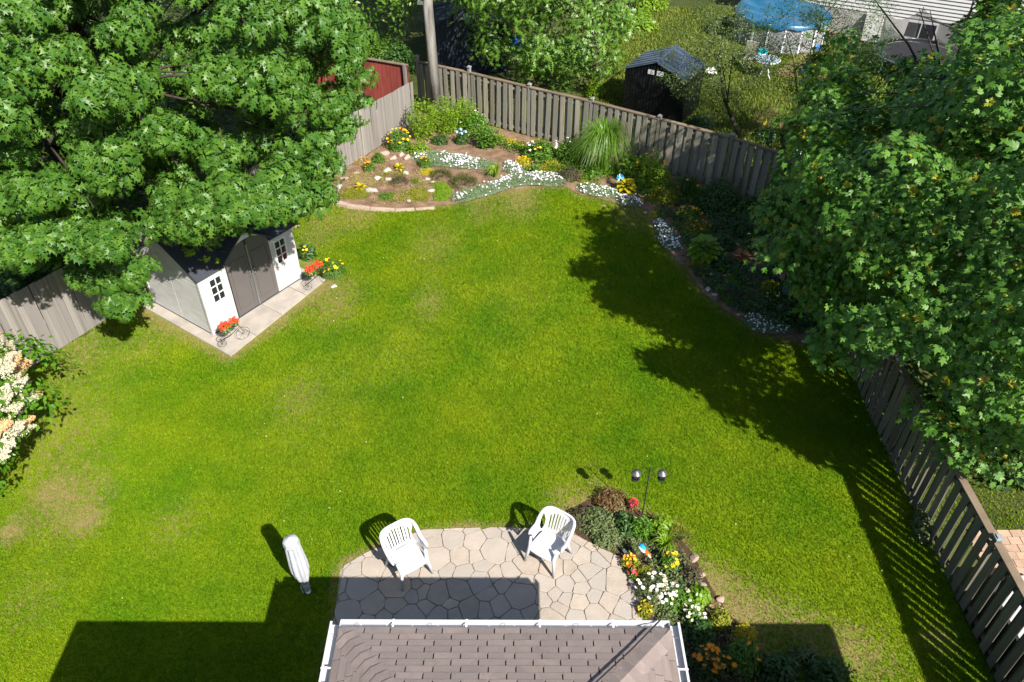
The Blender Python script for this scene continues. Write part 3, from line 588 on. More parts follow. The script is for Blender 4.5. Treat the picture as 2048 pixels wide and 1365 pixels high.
# ================================================================ WHITE SHED
shed = empty('garden_shed', (float(SA[0]), float(SA[1]), .045), math.atan2(su[1], su[0]), 'white resin garden shed with taupe double doors and two small windows', 'shed')
EV, RG = 1.62, 2.30                                   # eave and ridge height
def shed_build():
    w, d = SW, SD
    def wall(name, a, b, z0, z1, n, m):
        """clapboard strips from a to b"""
        for k in range(n):
            q0 = z0 + (z1 - z0) * k / n; q1 = z0 + (z1 - z0) * (k + 1) / n - .006
            mb = MB(); A = np.array(a, float); B = np.array(b, float); dd = (B - A) / np.linalg.norm(B - A); nn = np.array([dd[1], -dd[0]])
            mb.add([(*(A), q0), (*(B), q0), (*(B), q1), (*(A), q1), (*(A + nn * .018), q0), (*(B + nn * .018), q0), (*(B + nn * .004), q1), (*(A + nn * .004), q1)], [(0, 1, 2, 3), (7, 6, 5, 4), (0, 4, 5, 1), (3, 2, 6, 7), (0, 3, 7, 4), (1, 5, 6, 2)])
            mb.obj('siding_board', m, shed)
    n = 15
    # side walls (gable ends) clipped to the roof slope
    for x, sgn in ((0, -1), (w, 1)):
        zs = np.linspace(.03, RG - .03, 21)
        for q0, q1 in zip(zs[:-1], zs[1:] - .006):
            def span(z): return (0, d) if z <= EV else (d / 2 * (z - EV) / (RG - EV), d - d / 2 * (z - EV) / (RG - EV))
            y0, y1 = span(q0); y2, y3 = span(q1)
            if y3 - y2 < .05: continue
            mb = MB(); mb.add([(x, y0, q0), (x, y1, q0), (x, y3, q1), (x, y2, q1), (x + sgn * .018, y0, q0), (x + sgn * .018, y1, q0), (x + sgn * .006, y3, q1), (x + sgn * .006, y2, q1)], [(0, 1, 2, 3), (7, 6, 5, 4), (0, 4, 5, 1), (3, 2, 6, 7), (0, 3, 7, 4), (1, 5, 6, 2)]); mb.obj('siding_board', M['shedwhite'], shed)
    MB().box((w / 2, d, EV / 2), (w, .04, EV)).obj('back_wall', M['shedwhite'], shed)
    MB().box((w / 2, d / 2, .015), (w + .05, d + .05, .03)).obj('floor', M['shedroof'], shed)
    for x in (0, w):
        for y in (0, d): MB().box((x, y, EV / 2), (.07, .07, EV)).obj('corner_post', M['shedwhite'], shed)
    MB().box((0.0, d / 2, EV / 2 + .2), (.036, .02, EV + .35)).obj('side_batten', M['shedwhite'], shed)
    xl, xr = w * .275, w * .735; xm = (xl + xr) / 2; DH = 1.78
    # front panels
    for a, b in ((0.0, xl), (xr, w)):
        MB().box(((a + b) / 2, 0, EV / 2), (b - a - .03, .035, EV)).obj('front_panel', M['shedwhite'], shed)
        cx = (a + b) / 2 + (.03 if a == 0 else -.05); wz = 1.13
        fr = MB(); ww, wh = .35, .66
        for sx in (-1, 1): fr.box((cx + sx * ww / 2, -.03, wz), (.03, .025, wh + .03))
        for sz in (-1, 1): fr.box((cx, -.03, wz + sz * wh / 2), (ww - .03, .025, .03))
        f = fr.obj('window', M['trim'], shed)
        MB().box((cx, -.0305, wz), (.022, .02, wh - .03)).obj('muntin', M['trim'], f)
        for sz in (-1, 1): MB().box((cx, -.0305, wz + sz * wh / 6), (ww - .03, .017, .022)).obj('muntin', M['trim'], f)
        for i in (-1, 1):
            for j in (-1, 0, 1): MB().box((cx + i * .081, -.021, wz + j * wh / 3), (.134, .004, wh / 3 - .03)).obj('pane', M['glassd'], f)
    # doors with arched head
    arch = lambda x: DH + .27 * (1 - ((x - xm) / ((xr - xl) / 2)) ** 2)
    for a, b, nm in ((xl + .01, xm - .02, 1), (xm + .02, xr - .01, -1)):
        xs = np.linspace(a, b, 7); top = [(x, arch(x) - .05) for x in xs]; poly = [(a, .05), (b, .05)] + [(x, z) for x, z in top[::-1]]
        mb = MB(); nn = len(poly); mb.add([(x, -.035, z) for x, z in poly] + [(x, .0, z) for x, z in poly], [tuple(range(nn)), tuple(range(nn, 2 * nn))[::-1]] + [(i, nn + i, nn + (i + 1) % nn, (i + 1) % nn) for i in range(nn)]); dr = mb.obj('door', M['sheddoor'], shed)
        c = (a + b) / 2; iw = (b - a) - .16
        mb = MB()
        for (x0, x1, z0, z1) in ((c - iw / 2, c + iw / 2, .2, .225), (c - iw / 2, c - iw / 2 + .02, .225, 1.55), (c + iw / 2 - .02, c + iw / 2, .225, 1.55), (c - iw / 2, c + iw / 2, 1.55, 1.575)): mb.box(((x0 + x1) / 2, -.040, (z0 + z1) / 2), (x1 - x0, .012, z1 - z0))
        mb.obj('door_moulding', M['sheddoor'], dr)
        e = xm - nm * .02; hx = xm - nm * .075
        MB().tube([(hx, -.04, .92), (hx, -.085, .95), (hx, -.085, 1.12), (hx, -.04, 1.15)], .013, 6).obj('handle', M['metal'], dr, smooth=True)
    MB().box((xm, -.046, .95), (.035, .022, 1.80)).obj('astragal', M['metal'], shed); MB().box((xm, -.046, 1.0), (.17, .03, .025)).obj('latch', M['metal'], shed)
    # light arched trim board above the doors (dormer face)
    xs = np.linspace(xl, xr, 15); mb = MB(); pk = lambda x: EV + .06 + (.52) * (1 - abs((x - xm) / ((xr - xl) / 2 + .05)))
    lo = [(x, arch(x) - .045) for x in xs]; hi = [(x, max(pk(x), arch(x) - .02)) for x in xs]
    for k in range(len(xs) - 1):
        q = [lo[k], lo[k + 1], hi[k + 1], hi[k]]; mb.add([(x, -.05, z) for x, z in q] + [(x, .02, z) for x, z in q], [(0, 1, 2, 3), (7, 6, 5, 4), (0, 4, 5, 1), (1, 5, 6, 2), (2, 6, 7, 3), (3, 7, 4, 0)])
    mb.obj('arch_trim', M['trim'], shed)
    # roof: front and back slope as pairs of panels, dormer roof between
    t = .035
    def slab(name, q, m):
        q = [Vector(v) for v in q]; nn = (q[1] - q[0]).cross(q[2] - q[0]).normalized() * t
        if nn.z < 0: nn = -nn
        n_ = len(q); MB().add([v for v in q] + [v + nn for v in q], [tuple(range(n_))[::-1], tuple(range(n_, 2 * n_))] + [(i, (i + 1) % n_, n_ + (i + 1) % n_, n_ + i) for i in range(n_)]).obj(name, m, shed)
    ov = .06; zo = EV - ov * (RG - EV) / (d / 2)
    for a, b in ((-ov, xl - .02), (xr + .02, w + ov)): slab('roof_panel', [(a, -ov, zo), (b, -ov, zo), (b, d / 2, RG), (a, d / 2, RG)], M['shedroof'])
    slab('roof_panel', [(xl - .015, .15, EV + .09), (xr + .015, .15, EV + .09), (xr + .015, d / 2, RG), (xl - .015, d / 2, RG)], M['shedroof'])
    slab('roof_panel', [(-ov, d / 2 + .002, RG), (w + ov, d / 2 + .002, RG), (w + ov, d + ov, zo), (-ov, d + ov, zo)], M['shedroof'])
    pz = pk(xm) + .01
    for s, e in ((xl - .05, 1), (xr + .05, -1)): slab('dormer_roof', [(s, -.09, EV + .07), (xm + e * .0, -.09, pz), (xm, d / 2 - .08, pz), (s, .25, EV + .11)], M['shedroof'])
    for yy in (.5, .9): pass
    for x in np.linspace(.1, xl - .15, 3): MB().box((x, d / 4, (EV + RG) / 2 + .05), (.03, d / 2 - .1, .02), ax=Matrix.Rotation(math.atan2(RG - EV, d / 2), 3, 'X')).obj('roof_rib', M['shedroof'], shed)
    MB().box((w / 2, d / 2, RG + .05), (w + .1, .14, .03)).obj('ridge_cap', M['shedroof'], shed)
shed_build()
# ================================================================ FLOWER TOOLS
def flower_mesh(name, petals, r, mp, mc, cr=.3, cup=.15, w=.55):
    mb = MB()
    for k in range(petals):
        a = 2 * math.pi * k / petals; da = math.pi / petals * w * 1.6
        mb.add([(0, 0, 0), (r * .7 * math.cos(a - da), r * .7 * math.sin(a - da), cup * r * .8), (r * math.cos(a), r * math.sin(a), cup * r), (r * .7 * math.cos(a + da), r * .7 * math.sin(a + da), cup * r * .8)], [(0, 1, 2, 3)])
    if mc is not None:
        mb.mi = 1; mb.lathe([(r * cr, .004), (r * cr * .8, .2 * r * cr + .01), (.001, .35 * r * cr + .012)], 6)
    me = mb.mesh(name); me.materials.append(mp)
    if mc is not None: me.materials.append(mc)
    return me
FM = dict(daisy=flower_mesh('daisy', 9, .034, M['f_white'], M['f_eye'], .36), yel=flower_mesh('yellow_flower', 6, .050, M['f_yel'], M['f_or'], .25, .4), orr=flower_mesh('orange_flower', 6, .050, M['f_or'], M['f_yel'], .25, .35),
          red=flower_mesh('red_flower', 5, .045, M['f_crim'], None), wht=flower_mesh('white_flower', 5, .040, M['f_white'], M['f_eye'], .2))
def head_mesh(name, r, m, n=40, pet=.018, seed=0, sy=1.):
    q = rs.normal(size=(n, 3)); q /= np.linalg.norm(q, axis=1, keepdims=True); q[:, 2] = np.abs(q[:, 2]) * sy; t = leaf_round()
    V, Fc, mi = scatter(t, q * r * np.array([1, 1, .8]), frames(q + rs.normal(0, .2, q.shape)), pet); me = tri_mesh(name, V, Fc); me.materials.append(m); return me
FM['coral'] = head_mesh('geranium_head', .055, M['f_red'], 40, .030); FM['bluehead'] = head_mesh('blue_flower_head', .07, M['f_blue'], 50, .03)
def put_flowers(root, kind, spots, name, sc=1., tilt=.4):
    for (x, y, z) in spots:
        o = obj(name, FM[kind], None, root, loc=(x, y, z), rot=(rnd.uniform(-tilt, tilt) + .3, rnd.uniform(-tilt, tilt), rnd.uniform(0, 6.28))); q = sc * rnd.uniform(.8, 1.2); o.scale = (q, q, q)
def dome_spots(n, rx, ry, h, seed, top=.95, rim=.95):
    r = random.Random(seed); out = []
    for _ in range(n):
        a = r.uniform(0, 6.283); q = math.sqrt(r.random()) * rim; out.append((rx * q * math.cos(a), ry * q * math.sin(a), h * top * (math.sqrt(max(0, 1 - q * q)) * .75 + .25) + .02))
    return out
def plant(name, label, cat, px, py, wpx, hm, m, tm='leaf', L=.09, n=None, flower=None, nf=0, fs=1., up=.5, dy=None, shape='dome', group=None, fname=None, leafw=.45, fl_top=1.0, wood=False, dens=1.):
    """px,py: middle of the foot of the plant on the ground; wpx: width in the picture; hm: height in metres"""
    s = mpp(px, py); rx = wpx * s / 2; ry = dy if dy else rx * .9; x, y, _ = G(px, py); y += ry * .55
    root = empty(name, (x, y, .0), rnd.uniform(-.3, .3), label, cat, group)
    if n is None: n = int(dens * min(2200, max(60, 2.2 * math.pi * (rx * ry + (rx + ry) / 2 * hm) / (L * L * leafw * .8))))
    q = rs.normal(size=(n, 3)); q /= np.linalg.norm(q, axis=1, keepdims=True); q[:, 2] = abs(q[:, 2]); rr = rs.uniform(.45, 1., (n, 1)) ** .6
    lump = 1 + .16 * np.sin(q[:, :1] * 5 + px) * np.cos(q[:, 1:2] * 6 + py)
    if shape == 'dome': P = q * rr * lump * np.array([rx, ry, hm]);
    elif shape == 'up':
        a = rs.uniform(0, 6.283, n); rad = np.sqrt(rs.random_sample(n)); zz = rs.uniform(.05, 1, n); P = np.stack([rx * rad * np.cos(a) * (.6 + .4 * zz), ry * rad * np.sin(a) * (.6 + .4 * zz), hm * zz * (1 - .35 * rad ** 2) * (1 + .12 * np.sin(a * 4 + px))], 1)
    P[:, 2] = np.maximum(P[:, 2], .015)
    N = q * (1 - up) + np.array([0, 0, up]) + rs.normal(0, .35, (n, 3)); t = {'leaf': leaf_simple(w=leafw), 'round': leaf_round(), 'needle': leaf_simple(w=.12, fold=.0, droop=.05), 'oak': leaf_oak(), 'maple': leaf_maple()}[tm]
    if tm == 'needle': N = rs.normal(size=(n, 3)) ; N[:, 2] = abs(N[:, 2]) * .2; 
    V, Fc, mi = scatter(t, P, frames(N), L * rs.uniform(.7, 1.25, n))
    if tm == 'needle':                              # needles point outward
        D = q + np.array([0, 0, .5]); D /= np.linalg.norm(D, axis=1, keepdims=True); Fr = frames(D); Fr = np.stack([Fr[:, :, 2], Fr[:, :, 0], Fr[:, :, 1]], 2); V, Fc, mi = scatter(t, P, Fr, L * rs.uniform(.7, 1.3, n))
    me = tri_mesh('foliage', V, Fc); o = obj('foliage', me, m, root); o['kind'] = 'stuff'
    mb = MB()
    for k in range(7): a = k * .9; mb.tube([(0, 0, -.02), (rx * .3 * math.cos(a), ry * .3 * math.sin(a), hm * .4), (rx * .55 * math.cos(a), ry * .55 * math.sin(a), hm * .75)], [.010, .007, .003], 4)
    mb.obj('stem', M['bark'] if wood else M['dark'], root)
    if flower:
        fl = flower if isinstance(flower, (list, tuple)) else [flower]
        for k, f in enumerate(fl): put_flowers(root, f, dome_spots(nf // len(fl), rx, ry, hm * fl_top, px + k), fname or ('flower'), fs)
    return root
def blades_plant(name, label, cat, px, py, wpx, hm, m, n=120, bw=.012, group=None, arch=1., flower=None, nf=0, fs=1., seedheads=False):
    s = mpp(px, py); rx = wpx * s / 2; x, y, _ = G(px, py); root = empty(name, (x, y + rx * .3, 0), 0, label, cat, group); V = []; Fc = []; o = 0
    for k in range(n):
        a = rnd.uniform(0, 6.283); reach = rx * rnd.uniform(.35, 1.1); hh = hm * rnd.uniform(.6, 1.05); r0 = rx * .12 * rnd.random(); w = bw * rnd.uniform(.7, 1.3); ca, sa = math.cos(a), math.sin(a); segs = 5
        for i in range(segs + 1):
            t = i / segs; rad = r0 + reach * t ** 1.25; z = hh * (math.sin(t * math.pi * (.5 + .32 * arch * rnd.uniform(.85, 1.1)))); ww = w * (1 - t * .92) ; V += [(rad * ca - sa * ww, rad * sa + ca * ww, max(z, .01)), (rad * ca + sa * ww, rad * sa - ca * ww, max(z, .01) + .004)]
        for i in range(segs): b = o + 2 * i; Fc += [(b, b + 1, b + 3), (b, b + 3, b + 2)]
        o += 2 * (segs + 1)
    me = tri_mesh('foliage', np.array(V), np.array(Fc)); q = obj('foliage', me, m, root); q['kind'] = 'stuff'
    if flower: put_flowers(root, flower, dome_spots(nf, rx * .8, rx * .8, hm * 1.1, px), 'flower', fs)
    return root
def leaves_plant(name, label, px, py, wpx, hm, m, n, cat='plant', L=.2, rings=3, tm=None):
    """large leaves, each an object"""
    s = mpp(px, py); rx = wpx * s / 2; x, y, _ = G(px, py); root = empty(name, (x, y + rx * .4, 0), 0, label, cat); t = tm or leaf_round(); me = tri_mesh('leaf', t[0], t[1]); me.materials.append(m); k = 0
    for i in range(n):
        f = i / n; a = i * 2.399; rad = rx * (.12 + .72 * math.sqrt(f)); el = 1.0 - 1.1 * f; z = hm * (1 - .55 * f)
        o = obj('leaf', me, None, root, loc=(rad * .6 * math.cos(a), rad * .6 * math.sin(a), z), rot=(rnd.uniform(-.2, .2), -el * .8 + .1, a)); q = L * rnd.uniform(.85, 1.2); o.scale = (q, q, q)
    mb = MB()
    for i in range(8): a = i * .8; mb.tube([(0, 0, 0), (rx * .35 * math.cos(a), rx * .35 * math.sin(a), hm * .7)], [.008, .005], 4)
    mb.obj('stem', M['mid'], root); return root
def mound_mesh(poly, c, hmax, res, z0=.01):
    """soft mat of ground cover: a low cushion over the outline"""
    P = np.array(poly); lo = P.min(0); hi = P.max(0); xs = np.arange(lo[0], hi[0] + res, res); ys = np.arange(lo[1], hi[1] + res, res); X, Y = np.meshgrid(xs, ys); x = X.ravel(); y = Y.ravel(); dm = np.full(len(x), 9.)
    for i in range(len(poly)):
        A = P[i]; B = P[(i + 1) % len(P)]; AB = B - A; t = np.clip(((x - A[0]) * AB[0] + (y - A[1]) * AB[1]) / (AB @ AB + 1e-9), 0, 1); dm = np.minimum(dm, np.hypot(x - A[0] - t * AB[0], y - A[1] - t * AB[1]))
    ins = inpoly(x, y, poly); h = np.where(ins, hmax * np.clip(dm / .14, 0, 1) ** .5, 0) * (1 + .18 * np.sin(x * 9) * np.cos(y * 7)); return x, y, ins, dm, h
def mat_plant(name, label, px, m, hmax=.10, fl=None, nf=0, L=.045, dens=4600, flowers_at=None, cat='ground cover', fs=.02):
    poly = smooth_poly(GP(px), 2); c = np.mean(poly, 0); P = np.array(poly); lo = P.min(0); hi = P.max(0); ar = (hi - lo).prod(); n = int(ar * dens); x = rs.uniform(lo[0], hi[0], n); y = rs.uniform(lo[1], hi[1], n); jx = rs.normal(0, .07, n); jy = rs.normal(0, .07, n); ok = inpoly(x + jx, y + jy, poly); x = x[ok]; y = y[ok]
    dm = np.full(len(x), 9.)
    for i in range(0, len(P)):
        A = P[i]; B = P[(i + 1) % len(P)]; AB = B - A; t = np.clip(((x - A[0]) * AB[0] + (y - A[1]) * AB[1]) / (AB @ AB + 1e-9), 0, 1); dm = np.minimum(dm, np.hypot(x - A[0] - t * AB[0], y - A[1] - t * AB[1]))
    hf = lambda d, x, y: hmax * np.clip(d / .13, .05, 1) ** .5 * (1 + .2 * np.sin(x * 11 + 1) * np.cos(y * 9))
    h = hf(dm, x, y); root = empty(name, (c[0], c[1], 0), 0, label, cat)
    Q = np.stack([x - c[0], y - c[1], h * rs.uniform(.75, 1.0, len(x))], 1); N = rs.normal(0, .55, (len(x), 3)); N[:, 2] = 1
    V, Fc, mi = scatter(leaf_simple(w=.4, fold=.2, droop=.1), Q, frames(N), L * rs.uniform(.7, 1.3, len(x))); o = obj('foliage', tri_mesh('foliage', V, Fc), m, root); o['kind'] = 'stuff'
    # cushion below the leaves
    mb = MB(); mb.prism([((a - c[0]) * .9, (b - c[1]) * .86) for a, b in poly], .004, hmax * .4, .25); mb.obj('cushion', m, root, smooth=False)
    if fl:
        w = np.ones(len(x))
        if flowers_at is not None:
            w[:] = .06
            for (fx, fy, fr) in flowers_at: a = G(fx, fy); w += np.exp(-((x - a[0]) ** 2 + (y - a[1]) ** 2 * .5) / (fr * mpp(fx, fy)) ** 2)
        w /= w.sum(); k = rs.choice(len(x), min(nf, len(x)), replace=False, p=w); N = rs.normal(0, .3, (len(k), 3)); N[:, 2] = 1; N[:, 1] -= .3
        V, Fc, mi = scatter(FLT, Q[k] + np.array([0, 0, .02]), frames(N), fs * rs.uniform(.7, 1.35, len(k))); o = obj('flowers', tri_mesh('flowers', V, Fc), fl, root); o['kind'] = 'stuff'
    return root
FLT = T([(0, 0, .15)] + [(math.cos(a) * (1 if i % 2 else .62), math.sin(a) * (1 if i % 2 else .62), .3 if i % 2 else .1) for i, a in enumerate(np.linspace(0, 2 * math.pi, 11)[:-1])], [(0, 1 + i, 1 + (i + 1) % 10) for i in range(10)])
def rock_mesh(seed, sub=2):
    bm = bmesh.new(); bmesh.ops.create_icosphere(bm, subdivisions=sub, radius=1); r = random.Random(seed); pl = [(Vector((r.gauss(0, 1), r.gauss(0, 1), r.gauss(0, 1))).normalized(), r.uniform(.42, .72)) for _ in range(11)]
    for v in bm.verts:
        for n, dd in pl:
            e = v.co.dot(n) - dd
            if e > 0: v.co -= n * e * .9
        v.co *= 1 + r.uniform(-.03, .03)
    me = bpy.data.meshes.new('rock'); bm.to_mesh(me); bm.free(); return me
RK = [rock_mesh(k) for k in range(5)]; RKP = [m_.copy() for m_ in RK]
for m_ in RK: m_.materials.append(M['rock'])
for m_ in RKP: m_.materials.append(M['rockp'])
def rock(px, py, w, hpx, label, pink=False, z=.6, group=None):
    s = mpp(px, py); x, y, _ = G(px, py); rx = w * s / 2; ry = max(.05, hpx * s / 2 * 1.3); o = obj('rock', (RKP if pink else RK)[rnd.randrange(5)], None, loc=(x, y, min(rx, ry) * z * .45), rot=(0, 0, rnd.uniform(-.4, .4))); o.scale = (rx * 1.12, ry * 1.12, min(rx, ry) * z); return tag(o, label, 'rock', group)
# ================================================================ HOUSE (own roof under the camera, casts the shade on the patio)
house = empty('house', (0, 0, 0), 0, 'single storey house with grey shingle hip roof and white gutters at the bottom edge', 'house')
EX0, EX1, EY, EZ, SL = -2.27, 2.11, 5.645, 2.8, .33
def house_build():
    roof = empty('roof', (0, EY, EZ)); roof.parent = house
    yb = 3.6; hl, hr = .80, .90                         # plan run of each hip per metre back
    zf = lambda y: EZ + SL * (EY - y)
    sl_l = SL / hl; sl_r = SL / hr; dep = EY - yb
    mb = MB(); L0 = (EX0 + .03, 0, 0); R0_ = (EX1 - .03, 0, 0)
    o = np.array([0, EY, EZ])
    A = (EX0, 0, 0); B = (EX1, 0, 0); C_ = (EX1 - hr * dep, -dep, SL * dep); D_ = (EX0 + hl * dep, -dep, SL * dep)
    mb.add([A, B, C_, D_], [(0, 1, 2, 3)]); mb.add([A, D_, (EX0, -dep, 0)], [(0, 1, 2)]); mb.add([B, (EX1, -dep, 0), C_], [(0, 1, 2)]); mb.obj('deck', M['deck_gap_shade'], roof)
    ex = .112; pt = math.atan(SL); w = .342
    sh = MB().box((0, 0, 0), (w - .006, ex + .012, .016)).mesh('shingle'); sh.materials.append(M['shingle'])
    plain = math.cos(pt)
    for k in range(14):                                 # front slope courses
        y = -(k + .5) * ex * plain; d = -y; x0 = EX0 + hl * d + .03; x1 = EX1 - hr * d - .03; off = (k * .5 % 1) * w + (k * .13 % .3) * w
        x = EX0 - off
        while x < x1:
            a, b = max(x, x0), min(x + w, x1)
            if b - a > .04:
                o_ = bpy.data.objects.new('shingle', sh); link(o_, roof); o_.location = ((a + b) / 2, y, SL * d + .012 + rnd.uniform(0, .002)); o_.rotation_euler = (-pt + .05, 0, 0); o_.scale = ((b - a - .016) / (w - .006), 1, 1)
            x += w
    for side in (-1, 1):                                # the two side slopes
        h = hl if side < 0 else hr; s_ = SL / h; pa = math.atan(s_); pl = math.cos(pa)
        for k in range(6):
            d = (k + .5) * ex * pl; xx = (EX0 + d) if side < 0 else (EX1 - d); ytop = -d / h; yy = ytop - .05 - (k % 2) * w * .5
            y0 = yy
            if k % 2: 
                segs = [(ytop - .02, y0)]
            else: segs = []
            while y0 > -1.6: segs.append((y0, y0 - w)); y0 -= w
            for a, b in segs:
                if a - b < .05: continue
                o_ = bpy.data.objects.new('shingle', sh); link(o_, roof); o_.location = (xx, (a + b) / 2, s_ * d + .012); o_.rotation_euler = Matrix.Rotation(pa * (-side) * -1, 4, 'Y').to_euler() if False else (0, pa * side - .04 * side, math.pi / 2 * 0); o_.scale = ((ex + .004) / w, (a - b - .012) / (ex + .012), 1)
    # hip caps: pieces bent over the hip line
    for side, h in ((-1, hl), (1, hr)):
        x0 = EX0 if side < 0 else EX1; dv = Vector((-side * h, -1, SL)); Lh = dv.length; dvn = dv / Lh; nf = Vector((0, SL, 1)).normalized(); ns = Vector((side * SL / h, 0, 1)).normalized()
        af = nf.cross(dvn).normalized(); as_ = ns.cross(dvn).normalized()
        if af.x * side > 0: af = -af                    # towards the front slope middle
        if as_.y > 0: as_ = -as_
        wd = .155 if side < 0 else .16
        for k in range(14):
            p = Vector((x0, 0, .0)) + dvn * (k * .145 + .02); q = p + dvn * .185; mb = MB(); up1 = Vector((0, 0, .042)); up0 = Vector((0, 0, .024)); t = Vector((0, 0, -.012)); f1 = Vector((0, 0, .022)); 
            vs = [p + af * wd * (.25 if k == 0 else 1) + f1 * 1.2, p + up1, p + as_ * wd * (.25 if k == 0 else 1) + f1 * 1.2, q + as_ * wd + f1 * .6, q + up0, q + af * wd + f1 * .6]
            mb.add(vs + [v + t for v in vs], [(0, 1, 4, 5), (1, 2, 3, 4), (6, 11, 10, 7), (7, 10, 9, 8), (0, 6, 7, 1), (1, 7, 8, 2), (2, 8, 9, 3), (5, 4, 10, 11), (4, 3, 9, 10), (0, 5, 11, 6)])
            mb.obj('hip_cap', M['shingle'], roof)
    # black tube standing in for the shadow gap along the right hip caps
    a = G(1321, 1240, EZ + .04); b = G(1193, 1364, 3.17); MB().tube([Vector(a) - Vector((0, EY, EZ)), (Vector(a) * .5 + Vector(b) * .5) - Vector((0, EY, EZ)) + Vector((.02, 0, .0)), Vector(b) * 1.0 - Vector((0, EY, EZ)), Vector(b) * 1.0 + (Vector(b) - Vector(a)) * .5 - Vector((0, EY, EZ))], .011, 6).obj('cap_edge_shadow', M['black'], roof)
    # gutters
    def gutter(a, b, nh, out):
        a = Vector(a); b = Vector(b); L = (b - a).length; d = (b - a) / L; n = Vector(out); mb = MB(); gw, gh, t = .125, .09, .006; ax = Matrix((d, n, Vector((0, 0, 1)))).transposed(); c = (a + b) / 2
        for off, z, sx, sz in ((gw / 2, -gh, gw, t), (gw, -gh / 2, .014, gh), (.0, -gh / 2, t, gh + .01), (gw - .005, 0, .030, .012)):
            mb.box(c + n * off + Vector((0, 0, z)), (L, sx, sz), ax=ax)
        g_ = mb.obj('gutter', M['gutterw'], house)
        for k in range(nh):
            p = a + d * L * (k + .45) / nh
            if k % 2: MB().box(p + n * gw / 2 + Vector((0, 0, .008)), (.022, gw + .03, .008), ax=ax).obj('hanger', M['white'], g_)
            else: MB().tube([p + n * 0 + Vector((0, 0, -.01)), p + n * .045 + d * .02 + Vector((0, 0, .012)), p + n * .10 + d * .015 + Vector((0, 0, -.02))], .004, 5).obj('hanger', M['metal'], g_)
    zg = EZ - .01
    gutter((EX0 - .0, EY, zg), (EX1 + .0, EY, zg), 9, (0, 1, 0)); gutter((EX0, EY + .11, zg), (EX0, 4.4, zg), 3, (-1, 0, 0)); gutter((EX1, EY + .11, zg), (EX1, 4.4, zg), 3, (1, 0, 0))
    MB().box(((EX0 + EX1) / 2, EY - .02, EZ - .09), (EX1 - EX0, .03, .16)).obj('fascia', M['white'], house)
    for x in (EX0 + .02, EX1 - .02): MB().box((x, (EY + 4) / 2 - .03, EZ - .09), (.03, EY - 4.1, .16)).obj('fascia', M['white'], house)
    MB().box(((EX0 + EX1) / 2, (EY + 3.9) / 2 - .05, EZ - .18), (EX1 - EX0 - .06, EY - 4.0, .02)).obj('soffit', M['white'], house)
    # walls of the bay with a patio door
    MB().box(((EX0 + EX1) / 2, 4.65, 1.29), (EX1 - EX0 - .6, 1.5, 2.56)).obj('wall', M['siding'], house)
    f = MB().box((0, 5.42, 1.08), (1.9, .05, 2.1)).obj('patio_door', M['white'], house)
    for s in (-1, 1): MB().box((s * .46, 5.452, 1.08), (.80, .012, 1.9)).obj('pane', M['glassd'], f)
    # main house body and its hip roof
    MX0, MX1, MY, MZ, YB = -5.22, 7.62, 4.35, 3.4, -5.6
    MB().box(((MX0 + MX1) / 2, (MY + YB) / 2 - .0, 1.68), (MX1 - MX0 - .9, MY - YB - .9, 3.36)).obj('wall', M['siding'], house)
    ym = (MY + YB) / 2; hw = (MY - YB) / 2; zr = MZ + hw * .30; mb = MB()
    mb.add([(MX0, MY, MZ), (MX1, MY, MZ), (MX1 - hw, ym, zr), (MX0 + hw, ym, zr), (MX1, YB, MZ), (MX0, YB, MZ), (MX0, MY, MZ - .14), (MX1, MY, MZ - .14), (MX1, YB, MZ - .14), (MX0, YB, MZ - .14)],
           [(0, 3, 2, 1), (1, 2, 4), (4, 2, 3, 5), (5, 3, 0), (0, 1, 7, 6), (1, 4, 8, 7), (4, 5, 9, 8), (5, 0, 6, 9), (6, 7, 8, 9)]); mb.obj('main_roof', M['shingle'], house)
house_build()
